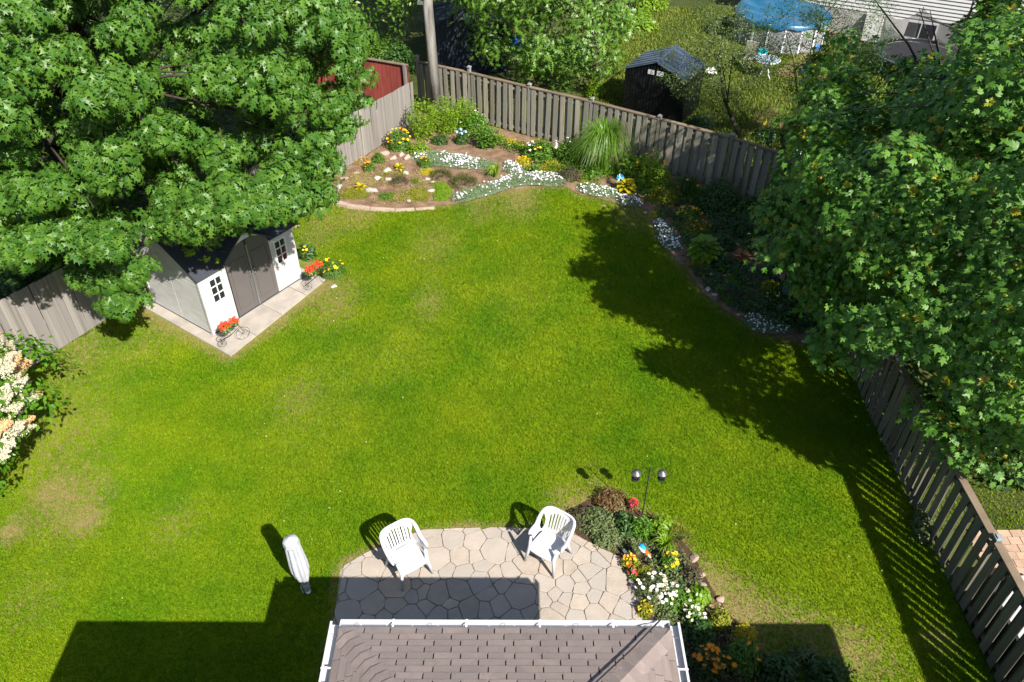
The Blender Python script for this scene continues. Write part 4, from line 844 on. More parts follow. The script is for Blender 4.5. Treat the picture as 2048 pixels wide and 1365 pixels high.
# ================================================================ PATIO FURNITURE
def chair_build(loc, rz, label):
    root = empty('patio_chair', loc, rz, label, 'chair', 'white resin armchairs on the patio'); root.scale = (1.04, 1.02, 1.0)
    # frame of reference: sitter faces +Y, origin on the ground
    def plan(u):                                         # u -1..1 round the back from left arm to right arm
        a = u * math.pi * .62; r = 4.; cx, cy = math.sin(a), -math.cos(a); q = (abs(cx) ** r + abs(cy) ** r) ** (-1 / r); q = q * .9 + .10
        x = .285 * cx * q; y = .25 * cy * q
        if y > 0: y *= 1.0
        return x, y
    def top(u):
        t = abs(u); return .845 if t < .40 else .845 - (.845 - .63) * (1 - math.cos(min(1, (t - .40) / .34) * math.pi)) / 2
    nu, nv = 150, 26
    def pt(u, v, off=0.):
        x, y = plan(u); zt = top(u); z = .415 + (zt - .415) * v; h = (z - .415); fl = .30 * h + .08 * h * h * 5; L = math.hypot(x, y); bk = max(0, -y / .25)
        sx = x + x / L * fl * (.55 - .25 * bk) + x / L * off; sy = y - fl * bk * .95 + y / L * off
        sx *= (1 - .05 * v * bk); return (sx, sy, z)
    us = np.linspace(-1, 1, nu + 1); vs = np.linspace(0, 1, nv + 1); keep = []
    for i in range(nu):
        for j in range(nv):
            u = (us[i] + us[i + 1]) / 2; v = (vs[j] + vs[j + 1]) / 2; t = abs(u); hole = False
            if t < .345 and .10 < v < .86 - .18 * (t / .345) ** 2:
                ph = (u / .345 + 1) / 2 * 8; hole = (ph % 1) < .42 and .02 < ph < 7.98
            e = ((t - .465) / (.082 if v < .45 else .082 - .05 * (v - .45) / .45)) ** 2 + ((v - .47) / .40) ** 2
            if e < 1: hole = True
            if t > .60 and .10 < v < .72:
                ph = (t - .60) / .30 * 6; hole = (ph % 1) < .3 and ph < 6
            if t > .93 and v < .62 - 0: hole = True
            keep.append(not hole)
    V = []; idx = {}
    def vid(i, j, s):
        k = (i, j, s)
        if k not in idx: idx[k] = len(V); V.append(pt(us[i], vs[j], .0055 * s))
        return idx[k]
    Fc = []; K = lambda i, j: 0 <= i < nu and 0 <= j < nv and keep[i * nv + j]
    for i in range(nu):
        for j in range(nv):
            if not K(i, j): continue
            a, b, c, d = (i, j), (i + 1, j), (i + 1, j + 1), (i, j + 1)
            Fc.append(tuple(vid(*q, 1) for q in (a, b, c, d))); Fc.append(tuple(vid(*q, -1) for q in (d, c, b, a)))
            for (ni, nj), (p, q) in (((i, j - 1), (a, b)), ((i + 1, j), (b, c)), ((i, j + 1), (c, d)), ((i - 1, j), (d, a))):
                if not K(ni, nj): Fc.append((vid(*p, -1), vid(*q, -1), vid(*q, 1), vid(*p, 1)))
    mb = MB(); mb.add(V, Fc); mb.obj('backrest', M['plastic'], root, smooth=False)
    rim = [pt(u, 1.0) for u in np.linspace(-1, 1, 41)]; rr = [.020 + .012 * min(1, abs(u) / .6) for u in np.linspace(-1, 1, 41)]
    e0, e1 = Vector(rim[0]), Vector(rim[-1]); rim = [e0 + Vector((.0, .05, -.03))] + rim + [e1 + Vector((0, .05, -.03))]; mb = MB(); mb.tube(rim, [.016] + rr + [.016], 8); mb.obj('arm_rim', M['plastic'], root, smooth=True)
    for s in (-1, 1):                                    # flat arm rests over the rim
        q = [pt(u * s, 1.0) for u in np.linspace(.52, 1.0, 9)]; mb = MB()
        for k in range(8):
            a, b = Vector(q[k]), Vector(q[k + 1]); oa = Vector((s * .025, 0, .012)); mb.add([a - oa * 1.3 + Vector((0, 0, .032)), a + oa + Vector((0, 0, .008)), b + oa + Vector((0, 0, .008)), b - oa * 1.3 + Vector((0, 0, .032))], [(0, 1, 2, 3)])
        mb.obj('armrest', M['plastic'], root)
    # seat: dished, rounded, front lip rolls down
    n = 18; V = []; Fc = []
    for j in range(n + 1):
        for i in range(n + 1):
            u = i / n * 2 - 1; v = j / n; w = .235 + .035 * v - .05 * max(0, .25 - v) * 4 * .6; y = -.235 + .50 * v + .02 * (1 - u * u) * v; x = u * w; z = .415 + .012 * v - .022 * (1 - u * u) * math.sin(v * 3.1) - .045 * max(0, v - .88) / .12
            if j == n: z -= .02
            V.append((x, y, z))
    m_ = (n + 1) ** 2; V += [(x, y, z - .012) for x, y, z in V]
    for j in range(n):
        for i in range(n): a = j * (n + 1) + i; Fc += [(a, a + 1, a + n + 2, a + n + 1), (m_ + a + n + 1, m_ + a + n + 2, m_ + a + 1, m_ + a)]
    for i in range(n):
        Fc += [(i, m_ + i, m_ + i + 1, i + 1), (n * (n + 1) + i + 1, m_ + n * (n + 1) + i + 1, m_ + n * (n + 1) + i, n * (n + 1) + i)]
        a = i * (n + 1); b = a + n; Fc += [(a + n + 1, m_ + a + n + 1, m_ + a, a), (b, m_ + b, m_ + b + n + 1, b + n + 1)]
    mb = MB(); mb.add(V, Fc); mb.obj('seat', M['plastic'], root, smooth=True)
    for sx, y0, y1 in ((-1, .235, .30), (1, .235, .30), (-1, -.20, -.31), (1, -.20, -.31)):
        x0, x1 = sx * .235, sx * .295; zt = .41 if y0 < 0 else .60
        p0 = Vector((x0 if y0 < 0 else sx * .275, y0 if y0 < 0 else .16, zt)); p1 = Vector((x1, y1, 0)); mb = MB(); 
        mb.tube([p0, Vector((x0 * 1.03, y0, .40)), p1], [.026, .036, .021], 8); mb.obj('leg', M['plastic'], root, smooth=True)
    return root
c1 = chair_build(Vector(G(819, 1142)) + Vector((0, 0, .03)), math.radians(-145), 'left white resin armchair, its front leg reaching into the roof shadow')
def place(src, loc, rz, label):
    c = copy_tree(src); c.location = loc; c.rotation_euler = (0, 0, rz); c['label'] = label; return c
place(c1, Vector(G(1096, 1117)) + Vector((0, 0, .03)), math.radians(146), 'right white resin armchair, fully in the sun beside the patio flower bed')
place(c1, Vector((1.83, 6.48, .03)), math.radians(5), 'third white resin armchair tucked below the gutter, only its back shadow showing')
# closed parasol
ub = Vector(G(617, 1186)); ut = Vector(G(579, 1077, 1.62)); par = empty('closed_parasol', ub, 0, 'closed white garden parasol standing on the lawn left of the patio', 'parasol')
def parasol():
    d = ut - ub; ax = d.normalized(); a = ax.cross(Vector((0, 1, 0))).normalized(); b = ax.cross(a); L = d.length
    MB().tube([Vector((0, 0, -.1)), ax * .3, ax * (L - .02)], .016, 8).obj('pole', M['metal'], par, smooth=True)
    prof = [(.035, .13), (.058, .16), (.050, .30), (.062, .34), (.11, .55), (.140, .75), (.138, .95), (.125, 1.2), (.112, 1.42), (.10, 1.50)]
    V = []; n = 64
    for i, (r, t) in enumerate(prof):
        for k in range(n):
            th = 2 * math.pi * k / n; fold = 1 + (.26 * abs(math.sin(th * 4 + t * .8)) - .1 if 2 < i else .08 * math.sin(th * 8)) * (1 - .1 * i / len(prof)) ; q = r * fold; V.append(ax * t + a * q * math.cos(th + t * .35) + b * q * math.sin(th + t * .35))
    Fc = [(i * n + k, i * n + (k + 1) % n, (i + 1) * n + (k + 1) % n, (i + 1) * n + k) for i in range(len(prof) - 1) for k in range(n)]
    mb = MB(); mb.add(V, Fc); mb.obj('canopy', M['canvas'], par, smooth=True)
    V = []; prof = [(.118, 1.44), (.132, 1.47), (.120, 1.56), (.085, L - .03), (.02, L + .01)]
    for i, (r, t) in enumerate(prof):
        for k in range(16): th = 2 * math.pi * k / 16; q = r * (1 + .06 * (k % 2) * (i < 3)); V.append(ax * t + a * q * math.cos(th) + b * q * math.sin(th))
    Fc = [(i * 16 + k, i * 16 + (k + 1) % 16, (i + 1) * 16 + (k + 1) % 16, (i + 1) * 16 + k) for i in range(4) for k in range(16)] + [tuple(64 + k for k in range(16))]
    mb = MB(); mb.add(V, Fc); mb.obj('vent_cap', M['canvas'], par)
    ring = [ax * .30 + (a * math.cos(t) + b * math.sin(t)) * .058 for t in np.linspace(0, 2 * math.pi, 15)]; MB().tube(ring, .011, 5).obj('tie_strap', M['canvas'], par, smooth=True)
    MB().tube([ax * .30 + a * .058, ax * .22 + a * .085 + b * .03, ax * .10 + a * .06 + b * .06], .009, 5).obj('strap_tail', M['canvas'], par)
    rb = MB(); rb.tube([ax * .32 + b * -.06, ax * .9 + b * -.14 + a * .02, ax * 1.44 + b * -.11], .004, 4); rb.tube([ax * .32 + b * -.055 + a * .02, ax * .8 + b * -.13 + a * .05, ax * 1.44 + b * -.10 + a * .05], .004, 4); rb.obj('cord', M['darkmetal'], par)
    MB().lathe([(.06, 0), (.055, .05), (.025, .07), (.022, .14)], 12).obj('ground_sleeve', M['metal'], par)
parasol()
# shepherd hook with two hanging solar lanterns
def hook():
    b = Vector(G(1283, 1038)); H = 1.5; root = empty('garden_hook', b, 0, 'thin black double shepherd hook pole beside the patio flower bed', 'garden hook')
    MB().tube([(0, 0, -.05), (0, 0, H)], .011, 6).obj('pole', M['black'], root)
    for s in (-1, 1):
        arc = [(s * .23 * t, 0, H - .14 + .12 * math.sin(t * math.pi * .85)) for t in np.linspace(0, 1, 9)] + [(s * .26, 0, H - .06), (s * .28, 0, H - .02)]
        MB().tube(arc, .005, 5).obj('arm', M['black'], root)
        MB().tube([(s * .05, 0, H - .12), (s * .10, 0, H - .19), (s * .05, 0, H - .24), (0, 0, H - .25)], .004, 5).obj('scroll', M['black'], root)
        c = b + Vector((s * .235, 0, H - .33)); la = empty('lantern', c, 0, 'dark hanging lantern on the %s arm of the shepherd hook' % ('left' if s < 0 else 'right'), 'lantern', 'lanterns on the shepherd hook')
        MB().lathe([(.07, 0), (.075, .015), (.02, .02)], 12).obj('base', M['black'], la)
        MB().lathe([(.050, .02), (.058, .08), (.050, .15)], 12).obj('glass', M['glassd'], la, smooth=True)
        for k in range(6): a = k * math.pi / 3; MB().tube([(.066 * math.cos(a), .066 * math.sin(a), .01), (.072 * math.cos(a), .072 * math.sin(a), .08), (.06 * math.cos(a), .06 * math.sin(a), .155)], .004, 4).obj('bar', M['black'], la)
        MB().lathe([(.092, .15), (.085, .165), (.045, .20), (.018, .22)], 12).obj('roof', M['darkmetal'], la)
        MB().tube([(0, 0, .21), (.012, 0, .24), (0, 0, .27), (-.0, 0, .30)], .004, 4).obj('ring', M['black'], la)
hook()
# wire bicycle planters with coral flowers
def bike(px, py, rz, label):
    x, y, _ = G(px, py); root = empty('bicycle_planter', (x, y, .045), rz, label, 'planter', 'wire bicycle planters on the shed pad')
    def wheel(c, r, yaw=0.):
        ax = Matrix.Rotation(yaw, 3, 'Z'); ring = [Vector(c) + ax @ Vector((r * math.cos(t), 0, r * math.sin(t))) for t in np.linspace(0, 2 * math.pi, 25)]; mb = MB(); mb.tube(ring, .005, 5, caps=False)
        for k in range(8): t = k * math.pi / 4; mb.tube([Vector(c), Vector(c) + ax @ Vector((r * math.cos(t), 0, r * math.sin(t)))], .0022, 3)
        mb.obj('wheel', M['black'], root)
    wheel((.26, 0, .17), .17, .25); wheel((-.26, .10, .10), .10); wheel((-.26, -.10, .10), .10)
    mb = MB(); mb.tube([(-.26, -.10, .10), (-.26, .10, .10)], .006, 5); mb.tube([(.30, 0, .19), (.22, 0, .40), (.20, 0, .52)], .007, 5); mb.tube([(.22, 0, .38), (.0, 0, .22), (-.26, 0, .12)], .007, 5); mb.tube([(-.02, 0, .22), (-.05, 0, .42)], .007, 5); mb.tube([(.20, -.12, .55), (.19, 0, .52), (.20, .12, .55)], .006, 5); mb.obj('frame', M['black'], root)
    for c, r, h in (((-.10, 0, .34), .13, .12), ((.12, .02, .44), .10, .10)):
        mb = MB(); 
        for z, q in ((0, .75), (.5, .9), (1, 1.)): mb.tube([(c[0] + r * q * math.cos(t), c[1] + r * q * math.sin(t), c[2] + h * z) for t in np.linspace(0, 2 * math.pi, 17)], .005, 4, caps=False)
        for k in range(10): t = k * .628; mb.tube([(c[0] + r * .75 * math.cos(t), c[1] + r * .75 * math.sin(t), c[2]), (c[0] + r * math.cos(t), c[1] + r * math.sin(t), c[2] + h)], .003, 3)
        mb.obj('basket', M['black'], root); MB().lathe([(r * .7, .005), (r * .9, h * .9)], 12, c=c).obj('basket_liner', M['soildark'], root)
        n = 90; q = rs.normal(size=(n, 3)); q /= np.linalg.norm(q, axis=1, keepdims=True); q[:, 2] = abs(q[:, 2]); P = q * np.array([r * 1.25, r * 1.25, r * .9]) * rs.uniform(.6, 1, (n, 1)) + np.array([c[0], c[1], c[2] + h * .8])
        V, Fc, mi = scatter(leaf_round(), P, frames(q + np.array([0, 0, .4])), .06); o = obj('foliage', tri_mesh('foliage', V, Fc), M['mid'], root); o['kind'] = 'stuff'
        k = 9 if r > .11 else 6
        for i in range(k):
            a = i * 2.4; rr = r * 1.1 * math.sqrt((i + .5) / k); obj('flower', FM['coral'], None, root, loc=(c[0] + rr * math.cos(a), c[1] + rr * math.sin(a), c[2] + h + r * .75 - rr * .35), rot=(rnd.uniform(-.3, .3), rnd.uniform(-.3, .3), a)).scale = (1.05,) * 3
bike(468, 686, math.radians(25), 'black wire bicycle planter of coral red flowers at the near corner of the shed')
bike(634, 572, math.radians(35), 'black wire bicycle planter of coral red flowers at the far corner of the shed')
# ================================================================ TREES
oak = tree('oak_tree', 'large dark green oak whose lobed leaves hang over the white shed', 'tree', (-11.8, 20.2, 0), (-10.6, 19.6, 5.5), .32, (-10, 19.6, 4.9), (7.0, 6.6, 4.1), OAKW, [M['oak']],
    rb=.90, spacing=1.24, nw=26, flat=.55, zmin=1.9, seed=4, poly=[(-900, -900), (800, -900), (690, 0), (742, 60), (722, 120), (760, 165), (705, 205), (722, 250), (665, 290), (705, 345), (672, 395), (645, 430), (570, 425), (520, 440), (470, 462), (400, 480), (340, 465), (300, 500), (290, 560), (200, 585), (130, 560), (110, 520), (60, 530), (0, 500), (-300, 560), (-900, 600)],
    extra=[G(243, 596, 2.3), G(235, 545, 2.7), G(268, 535, 2.9), G(172, 548, 2.6), G(330, 440, 3.8), G(375, 440, 4.1), G(425, 425, 4.4), G(475, 415, 4.5), G(525, 405, 4.5), G(575, 400, 4.5), G(625, 385, 4.3), G(560, 350, 4.8), G(460, 370, 4.8), G(510, 370, 4.7), G(400, 400, 4.5), G(80, 466, 4.3), G(20, 490, 4.3), G(140, 466, 4.3), G(195, 490, 4.1), G(-40, 485, 4.3)])
for k in range(3): 
    t = OAKS[k]; me = tri_mesh('leaves', t[0], t[1]); me.materials.append(M['lime']); p = Vector(G(395 + 14 * k, 492 + 4 * k, 2.35)) - Vector(oak.location); o = obj('leaves', me, None, oak, loc=p, rot=(.5, 0, k)); o['label'] = 'bright yellow green young oak leaves'
SHADE = GP([(1235, 412), (1140, 432), (1200, 462), (1155, 488), (1200, 512), (1112, 535), (1190, 562), (1170, 592), (1240, 630), (1300, 650), (1385, 690), (1272, 712), (1300, 742), (1400, 768), (1395, 800), (1500, 850), (1600, 905), (1668, 938)]) + [(30, 9.5), (45, 60), (3.2, 60)]
def in_shade(P):
    k = P[:, 2] / math.tan(math.radians(SUN_EL)); a = math.radians(SUN_DIR)
    return inpoly(P[:, 0] + k * math.cos(a), P[:, 1] + k * math.sin(a), SHADE)
def CASTER(px, py, z):
    k = z / math.tan(math.radians(SUN_EL)); a = math.radians(SUN_DIR); p = G(px, py)
    return (p[0] - k * math.cos(a), p[1] - k * math.sin(a), z)
def maple_keep(P):
    d = P - CP; z = np.maximum(d @ Fv, .5); u = W0 / 2 + F_PX * (d @ Rv) / z
    thin = np.random.RandomState(2).random_sample(len(P)) < .42
    return in_shade(P + np.array([0, 0, .15])) & in_shade(P - np.array([0, 0, .2])) & ((u < 2200) | thin)
maple = tree('maple_tree', 'big green maple with yellowish new growth overhanging the right side fence', 'tree', (10.6, 14.2, 0), (10.9, 13.8, 5.5), .26, (12.4, 14.2, 5.2), (7.6, 8.2, 5.0), MAPW + MAPN, [M['maple'], M['maple_new']],
    rb=1.0, spacing=1.42, nw=38, zmin=.9, seed=9, inner=.55, thin=.03, flat=.42, keep=maple_keep, sc=(.85, 1.25), poly=[(1640, 95), (1700, 60), (1750, 110), (1800, 75), (1840, 110), (1930, 130), (1960, 90), (1930, 40), (1950, -60), (1950, -900), (3000, -900), (3000, 1000), (2080, 960), (1960, 955), (1925, 890), (1840, 850), (1830, 800), (1770, 745), (1700, 695), (1660, 660), (1625, 625), (1600, 560), (1560, 510), (1505, 480), (1495, 425), (1560, 330), (1590, 250), (1650, 230), (1620, 150)],
    extra=[G(1575, 425, 3.9), G(1610, 420, 3.8), G(1655, 135, 4.4), G(1870, 850, 2.6), G(1960, 900, 2.3), G(1905, 870, 2.6), G(1665, 565, 2.6), G(1610, 500, 3.0), G(1700, 165, 4.6), G(1730, 240, 5.2), G(1660, 330, 5.0), G(1700, 310, 5.0), G(1740, 400, 5.2), G(1800, 390, 5.4),
           G(1850, 340, 5.6), G(1790, 530, 4.6), G(1760, 650, 4.0), G(1830, 640, 4.2), G(1880, 690, 4.2), G(1950, 740, 4.0), G(1990, 250, 6.0), G(2010, 400, 5.8), G(1840, 200, 5.4), G(2000, 80, 6.2), G(1980, 150, 6.0), G(2020, 520, 5.2), G(1690, 700, 3.0), G(1820, 250, 5.2), G(1770, 480, 4.8), G(2010, 20, 6.4), G(2040, 120, 6.2), G(1975, 60, 6.2), G(1960, 190, 5.8), G(1900, 170, 5.5), G(1925, 290, 5.6), G(2030, 200, 6.0), G(1880, 430, 5.2), G(1940, 350, 5.6), G(1720, 340, 5.0), G(1650, 200, 4.9)] + [CASTER(a, b, z) for a, b, z in ((1150, 532, 5.7), (1185, 540, 5.5), (1175, 500, 5.6), (1175, 438, 5.4), (1215, 450, 5.3), (1215, 590, 5.2), (1310, 705, 4.0), (1345, 715, 3.9), (1300, 660, 4.3))])
tree('oak_tree', 'bright leafy oak standing just behind the back fence', 'tree', (3.4, 31.5, 0), (2.8, 31.4, 5), .22, (1.7, 31., 4.3), (4.4, 3.7, 4.2), OAKS, [M['oak2']], rb=.85, spacing=1.15, nw=14, zmin=.5, seed=14, nparts=120, sc=(1., 1.5), poly=[(880, -900), (1260, -900), (1262, 40), (1240, 100), (1275, 185), (1225, 150), (1180, 190), (1100, 180), (1040, 150), (985, 120), (945, 80), (900, 40)], thin=.0)
tree('oak_tree', 'dark tree with bare trunks behind the red boards left of the utility pole', 'tree', (-6.6, 33.4, 0), (-6.2, 33.6, 6), .17, (-6.0, 33.6, 4.6), (3.6, 2.6, 4.2), OAKS + MIDS, [M['oak2']], rb=.7, spacing=1.3, nw=11, zmin=1.4, seed=15, nparts=60, sc=(1., 1.4), thin=.25, poly=[(560, -900), (880, -900), (880, 60), (800, 120), (760, 140), (620, 160), (560, 60)])
tree('oak_tree', 'dark leafy tree above the dark blue shed behind the utility pole', 'tree', (-3.8, 36.5, 0), (-3.6, 36.4, 6), .2, (-2.6, 36.4, 4.9), (4.0, 2.6, 4.2), OAKS, [M['oak2']], rb=.8, spacing=1.3, nw=12, zmin=1.5, seed=16, nparts=50, sc=(1., 1.5), thin=.12, poly=[(700, -900), (1100, -900), (1100, 80), (1000, 110), (940, 60), (880, 35), (760, 60), (700, 40)])
tree('oak_tree', 'shadowy far tree seen past the crown of the large oak', 'tree', (-13.5, 37, 0), (-13, 37, 6), .24, (-12.5, 37, 5.), (6.5, 3.5, 4.8), OAKS, [M['dark']], rb=1., spacing=1.5, nw=12, zmin=.8, seed=17, nparts=30, sc=(1.1, 1.6), thin=.1)
tree('small_tree', 'slender small leaved tree with a bare stem beside the black metal shed', 'tree', G(1478, 290), G(1432, 110, 3.0), .07, (6.55, 25.6, 2.9), (1.75, 1.5, 1.7), SMALL, [M['small']], rb=.42, spacing=.62, nw=10, zmin=.9, seed=18, nparts=150, sc=(.6, .95), thin=.2, nl=7)
tree('small_tree', 'forked dark stemmed tree in front of the blue covered pool', 'tree', G(1560, 318), G(1640, 120, 2.7), .075, (9.7, 25.3, 3.7), (2.0, 1.5, 1.9), SMALL, [M['dark'], M['small']], rb=.40, spacing=.62, nw=10, zmin=1.6, seed=19, nparts=150, sc=(.6, .95), thin=.15, nl=8)
# japanese lilac with cream panicles at the left edge
lil = empty('lilac_tree', (-10.9, 9.8, 0), 0, 'cream blossoming tree leaning in from the left edge over the lawn', 'tree')
def cone_cluster(m, seed):
    r = np.random.RandomState(seed); n = 330; t = r.uniform(0, 1, n); a = r.uniform(0, 6.283, n); rad = .085 * (1 - t) ** .7 * r.uniform(.5, 1.1, n); P = np.stack([rad * np.cos(a) + .05 * np.sin(a * 3) * (1 - t), rad * np.sin(a), t * .24], 1); N = P * np.array([8, 8, 0]) + np.array([0, 0, .5]) + r.normal(0, .4, (n, 3)); V, Fc, mi = scatter(leaf_round(), P, frames(N), r.uniform(.014, .030, n)); me = tri_mesh('blossom', V, Fc); me.materials.append(m); return me
CC = [cone_cluster(M['cream'], 1), cone_cluster(M['cream'], 2), cone_cluster(M['peach'], 3)]
def lilac():
    MIDL = [spray(leaf_simple(w=.6), 10, .13, .26, seed=80 + i, flat=.5) for i in range(3)]
    C = np.array([-10.45, 9.55, 2.45]); R = np.array([1.6, 2.0, 1.15])
    B = grow_crown(lil, C, R, MIDL, [M['hydr']], rb=.40, spacing=.50, nw=9, zmin=1.0, seed=21, nparts=150, sc=(.8, 1.2), extra=[G(30, 690, 2.1), G(62, 700, 2.0), G(105, 722, 1.6), G(80, 790, 2.4), G(60, 705, 2.1)])
    grow_wood(lil, (-10.9, 9.8, 0), (-10.6, 9.6, 2.2), .07, B, nl=7, seed=5)
    r = random.Random(3); loc = Vector(lil.location)
    for k in range(340):
        a = r.uniform(0, 6.283); ph = math.acos(r.uniform(-.35, 1)); d = Vector((math.sin(ph) * math.cos(a), math.sin(ph) * math.sin(a), math.cos(ph))); p = Vector([C[i] + R[i] * d[i] * r.uniform(.98, 1.12) for i in range(3)])
        x, y = proj(p)
        if x < -60: 
            if r.random() < .6: continue
        o = obj('blossom', CC[2 if r.random() < .22 else r.randrange(2)], None, lil, loc=p - loc); o.rotation_euler = (d + Vector((0, 0, .4)) + Vector((r.uniform(-.4, .4), r.uniform(-.4, .4), 0))).to_track_quat('Z', 'Y').to_euler(); q = r.uniform(.85, 1.45); o.scale = (q * 1.1, q * 1.1, q)
lilac()
# ================================================================ BACK BED PLANTS
P_ = plant
P_('tall_shrub', 'leftmost of the three tall yellow green shrubs at the foot of the utility pole', 'shrub', 846, 284, 66, 1.45, M['lime'], L=.10, shape='up', leafw=.3)
P_('tall_shrub', 'middle tall yellow green shrub directly in front of the utility pole', 'shrub', 892, 272, 62, 1.3, M['lime'], L=.10, shape='up', leafw=.3)
P_('tall_shrub', 'right tall yellow green shrub between utility pole and white flowering bush', 'shrub', 930, 266, 52, 1.15, M['lime'], L=.10, shape='up', leafw=.3)
P_('lily_clump', 'clump of golden lilies against the left fence beside the tall shrubs', 'flowers', 797, 302, 54, .7, M['mid'], L=.12, leafw=.22, flower=['yel', 'orr'], nf=26, fs=1.0, up=.3)
P_('leafy_bush', 'low yellow green bush between the golden lilies and brown soil', 'bush', 838, 312, 46, .45, M['lime'], L=.08)
P_('peony_bush', 'small dark bush on the brown soil below the tall shrubs', 'bush', 880, 290, 36, .32, M['dark'], L=.09)
hy = P_('hydrangea', 'dark little hydrangea with four pale blue flower heads on bare soil', 'flowers', 922, 290, 30, .38, M['dark'], L=.09)
for q in ((-.14, -.02, .42), (.0, .08, .46), (.16, .02, .40), (.02, -.10, .40)): obj('flower_head', FM['bluehead'], None, hy, loc=q)
P_('leafy_bush', 'fresh green bush to the right of the blue hydrangea', 'bush', 974, 300, 54, .8, M['mid'], L=.11, shape='up')
P_('flowering_bush', 'pale green bush with small white flowers below the fence', 'bush', 948, 272, 62, .8, M['hydr'], L=.08, flower='wht', nf=26, fs=.8)
for k, (x, y) in enumerate(((1000, 285), (1020, 292), (1042, 298), (1066, 306))):
    P_('edging_hosta', 'yellow edged hosta, number %s from the left, in the row along the back fence foot' % ('one', 'two', 'three', 'four')[k], 'plant', x, y, 26, .22, M['gold'] if k % 2 else M['moss'], L=.13, leafw=.5)
blades_plant('day_lily', 'bright strap leaved daylily clump between two white flowered mats', 'plant', 990, 358, 46, .42, M['lime'], n=90, bw=.014)
P_('white_rose', 'rose bush with a few white blooms beside the yellow mound', 'flowers', 1062, 318, 34, .55, M['mid'], L=.09, flower='wht', nf=14, fs=1.2)
P_('yellow_sedum', 'round bright yellow flowering mound beside the pink rocks', 'flowers', 1046, 333, 32, .26, M['gold'], L=.05, flower='yel', nf=30, fs=.55)
P_('leafy_bush', 'green bush with yellow flowers in front of the striped metal ornament', 'bush', 1084, 326, 58, .75, M['mid'], L=.10, flower='yel', nf=10, fs=.8)
P_('golden_cypress', 'feathery golden thread shrub beside the pink rocks', 'shrub', 1106, 348, 44, .30, M['gold'], tm='needle', L=.10)
P_('leafy_bush', 'loose green bush left of the tall ornamental grass', 'bush', 1140, 332, 66, .85, M['mid'], L=.09, flower='wht', nf=6)
P_('dark_bush', 'dark olive bush at the foot of the ornamental grass', 'bush', 1140, 362, 50, .35, M['blackish'], L=.07)
blades_plant('ornamental_grass', 'tall fountain of arching green ornamental grass against the back fence', 'grass plant', 1206, 352, 128, 1.6, M['blade'], n=900, bw=.015, arch=.95)
leaves_plant('yellow_hosta', 'bright yellow hosta beside the blue pinwheel', 1252, 388, 40, .30, M['gold'], 26, L=.22)
P_('potentilla', 'yellow green bush with orange blooms between yellow hosta and fence', 'bush', 1300, 376, 84, 1.0, M['lime'], L=.09, flower='orr', nf=9, fs=.9)
P_('leafy_bush', 'shaded green bush behind the yellow hosta', 'bush', 1262, 360, 56, .8, M['mid'], L=.10)
blades_plant('day_lily', 'dark daylily clump in shade in front of the fence', 'plant', 1372, 398, 74, .60, M['dark'], n=150, bw=.016, flower='orr', nf=3)
# rock garden
P_('dwarf_spruce', 'larger of the two olive dwarf conifers beside the white flowered mat', 'shrub', 928, 378, 58, .36, M['spruce'], tm='needle', L=.085, dens=1.6)
P_('dwarf_spruce', 'smaller olive dwarf conifer above and left of the larger one', 'shrub', 882, 360, 46, .25, M['spruce'], tm='needle', L=.08, dens=1.6)
P_('dwarf_juniper', 'dark bronze dwarf conifer among the pale stones', 'shrub', 798, 372, 38, .22, M['blackish'], tm='needle', L=.07, dens=1.6)
P_('thyme_tuft', 'small round green tuft right of the dark bronze conifer', 'plant', 831, 368, 14, .10, M['mid'], L=.04)
P_('lily_clump', 'small orange lily clump near the left fence among tan stones', 'flowers', 738, 344, 24, .32, M['mid'], L=.10, leafw=.2, flower='orr', nf=7, fs=.9)
P_('lily_clump', 'green tuft with yellow blooms below the left fence boards', 'flowers', 757, 327, 26, .35, M['mid'], L=.10, leafw=.2)
P_('lily_clump', 'yellow lilies right of the upright grey stone', 'flowers', 850, 336, 30, .30, M['mid'], L=.10, leafw=.2, flower='yel', nf=8, fs=.9)
leaves_plant('yellow_hosta', 'small yellow leaved plant left of the upright grey stone', 799, 342, 16, .14, M['gold'], 12, L=.14)
leaves_plant('yellow_hosta', 'small yellow leaved plant near the curb end', 721, 380, 18, .10, M['gold'], 12, L=.14)
mat_plant('sedum_mat', 'green gold creeping mat along the curb at the far left', [(675, 392), (690, 378), (720, 376), (742, 386), (735, 397), (700, 402)], M['moss'], .06)
mat_plant('sedum_mat', 'green creeping patch behind the curb by the white stones', [(752, 395), (770, 384), (795, 388), (790, 402), (765, 404)], M['mid'], .05)
mat_plant('sedum_mat', 'bright yellow green mat in front of the larger dwarf conifer', [(862, 402), (870, 382), (872, 362), (895, 370), (906, 384), (900, 398), (880, 406)], M['lime'], .07)
mat_plant('sedum_mat', 'olive creeping patch left of the dwarf conifers', [(812, 398), (815, 380), (840, 374), (862, 384), (856, 402), (835, 406)], M['moss'], .04)
mat_plant('sedum_mat', 'tan dry creeping patch between fence and pale stones', [(690, 362), (715, 340), (735, 352), (760, 366), (740, 374), (705, 374)], M['sedge'], .05)
mat_plant('sedum_mat', 'small golden mat between lilies and the upper dwarf conifer', [(838, 346), (850, 338), (872, 341), (866, 350), (848, 352)], M['gold'], .06)
mat_plant('sedum_mat', 'dry peach coloured seedheads at the foot of the left fence', [(702, 332), (715, 318), (742, 316), (748, 326), (728, 334)], M['sedge'], .10, fl=M['f_or'], nf=14)
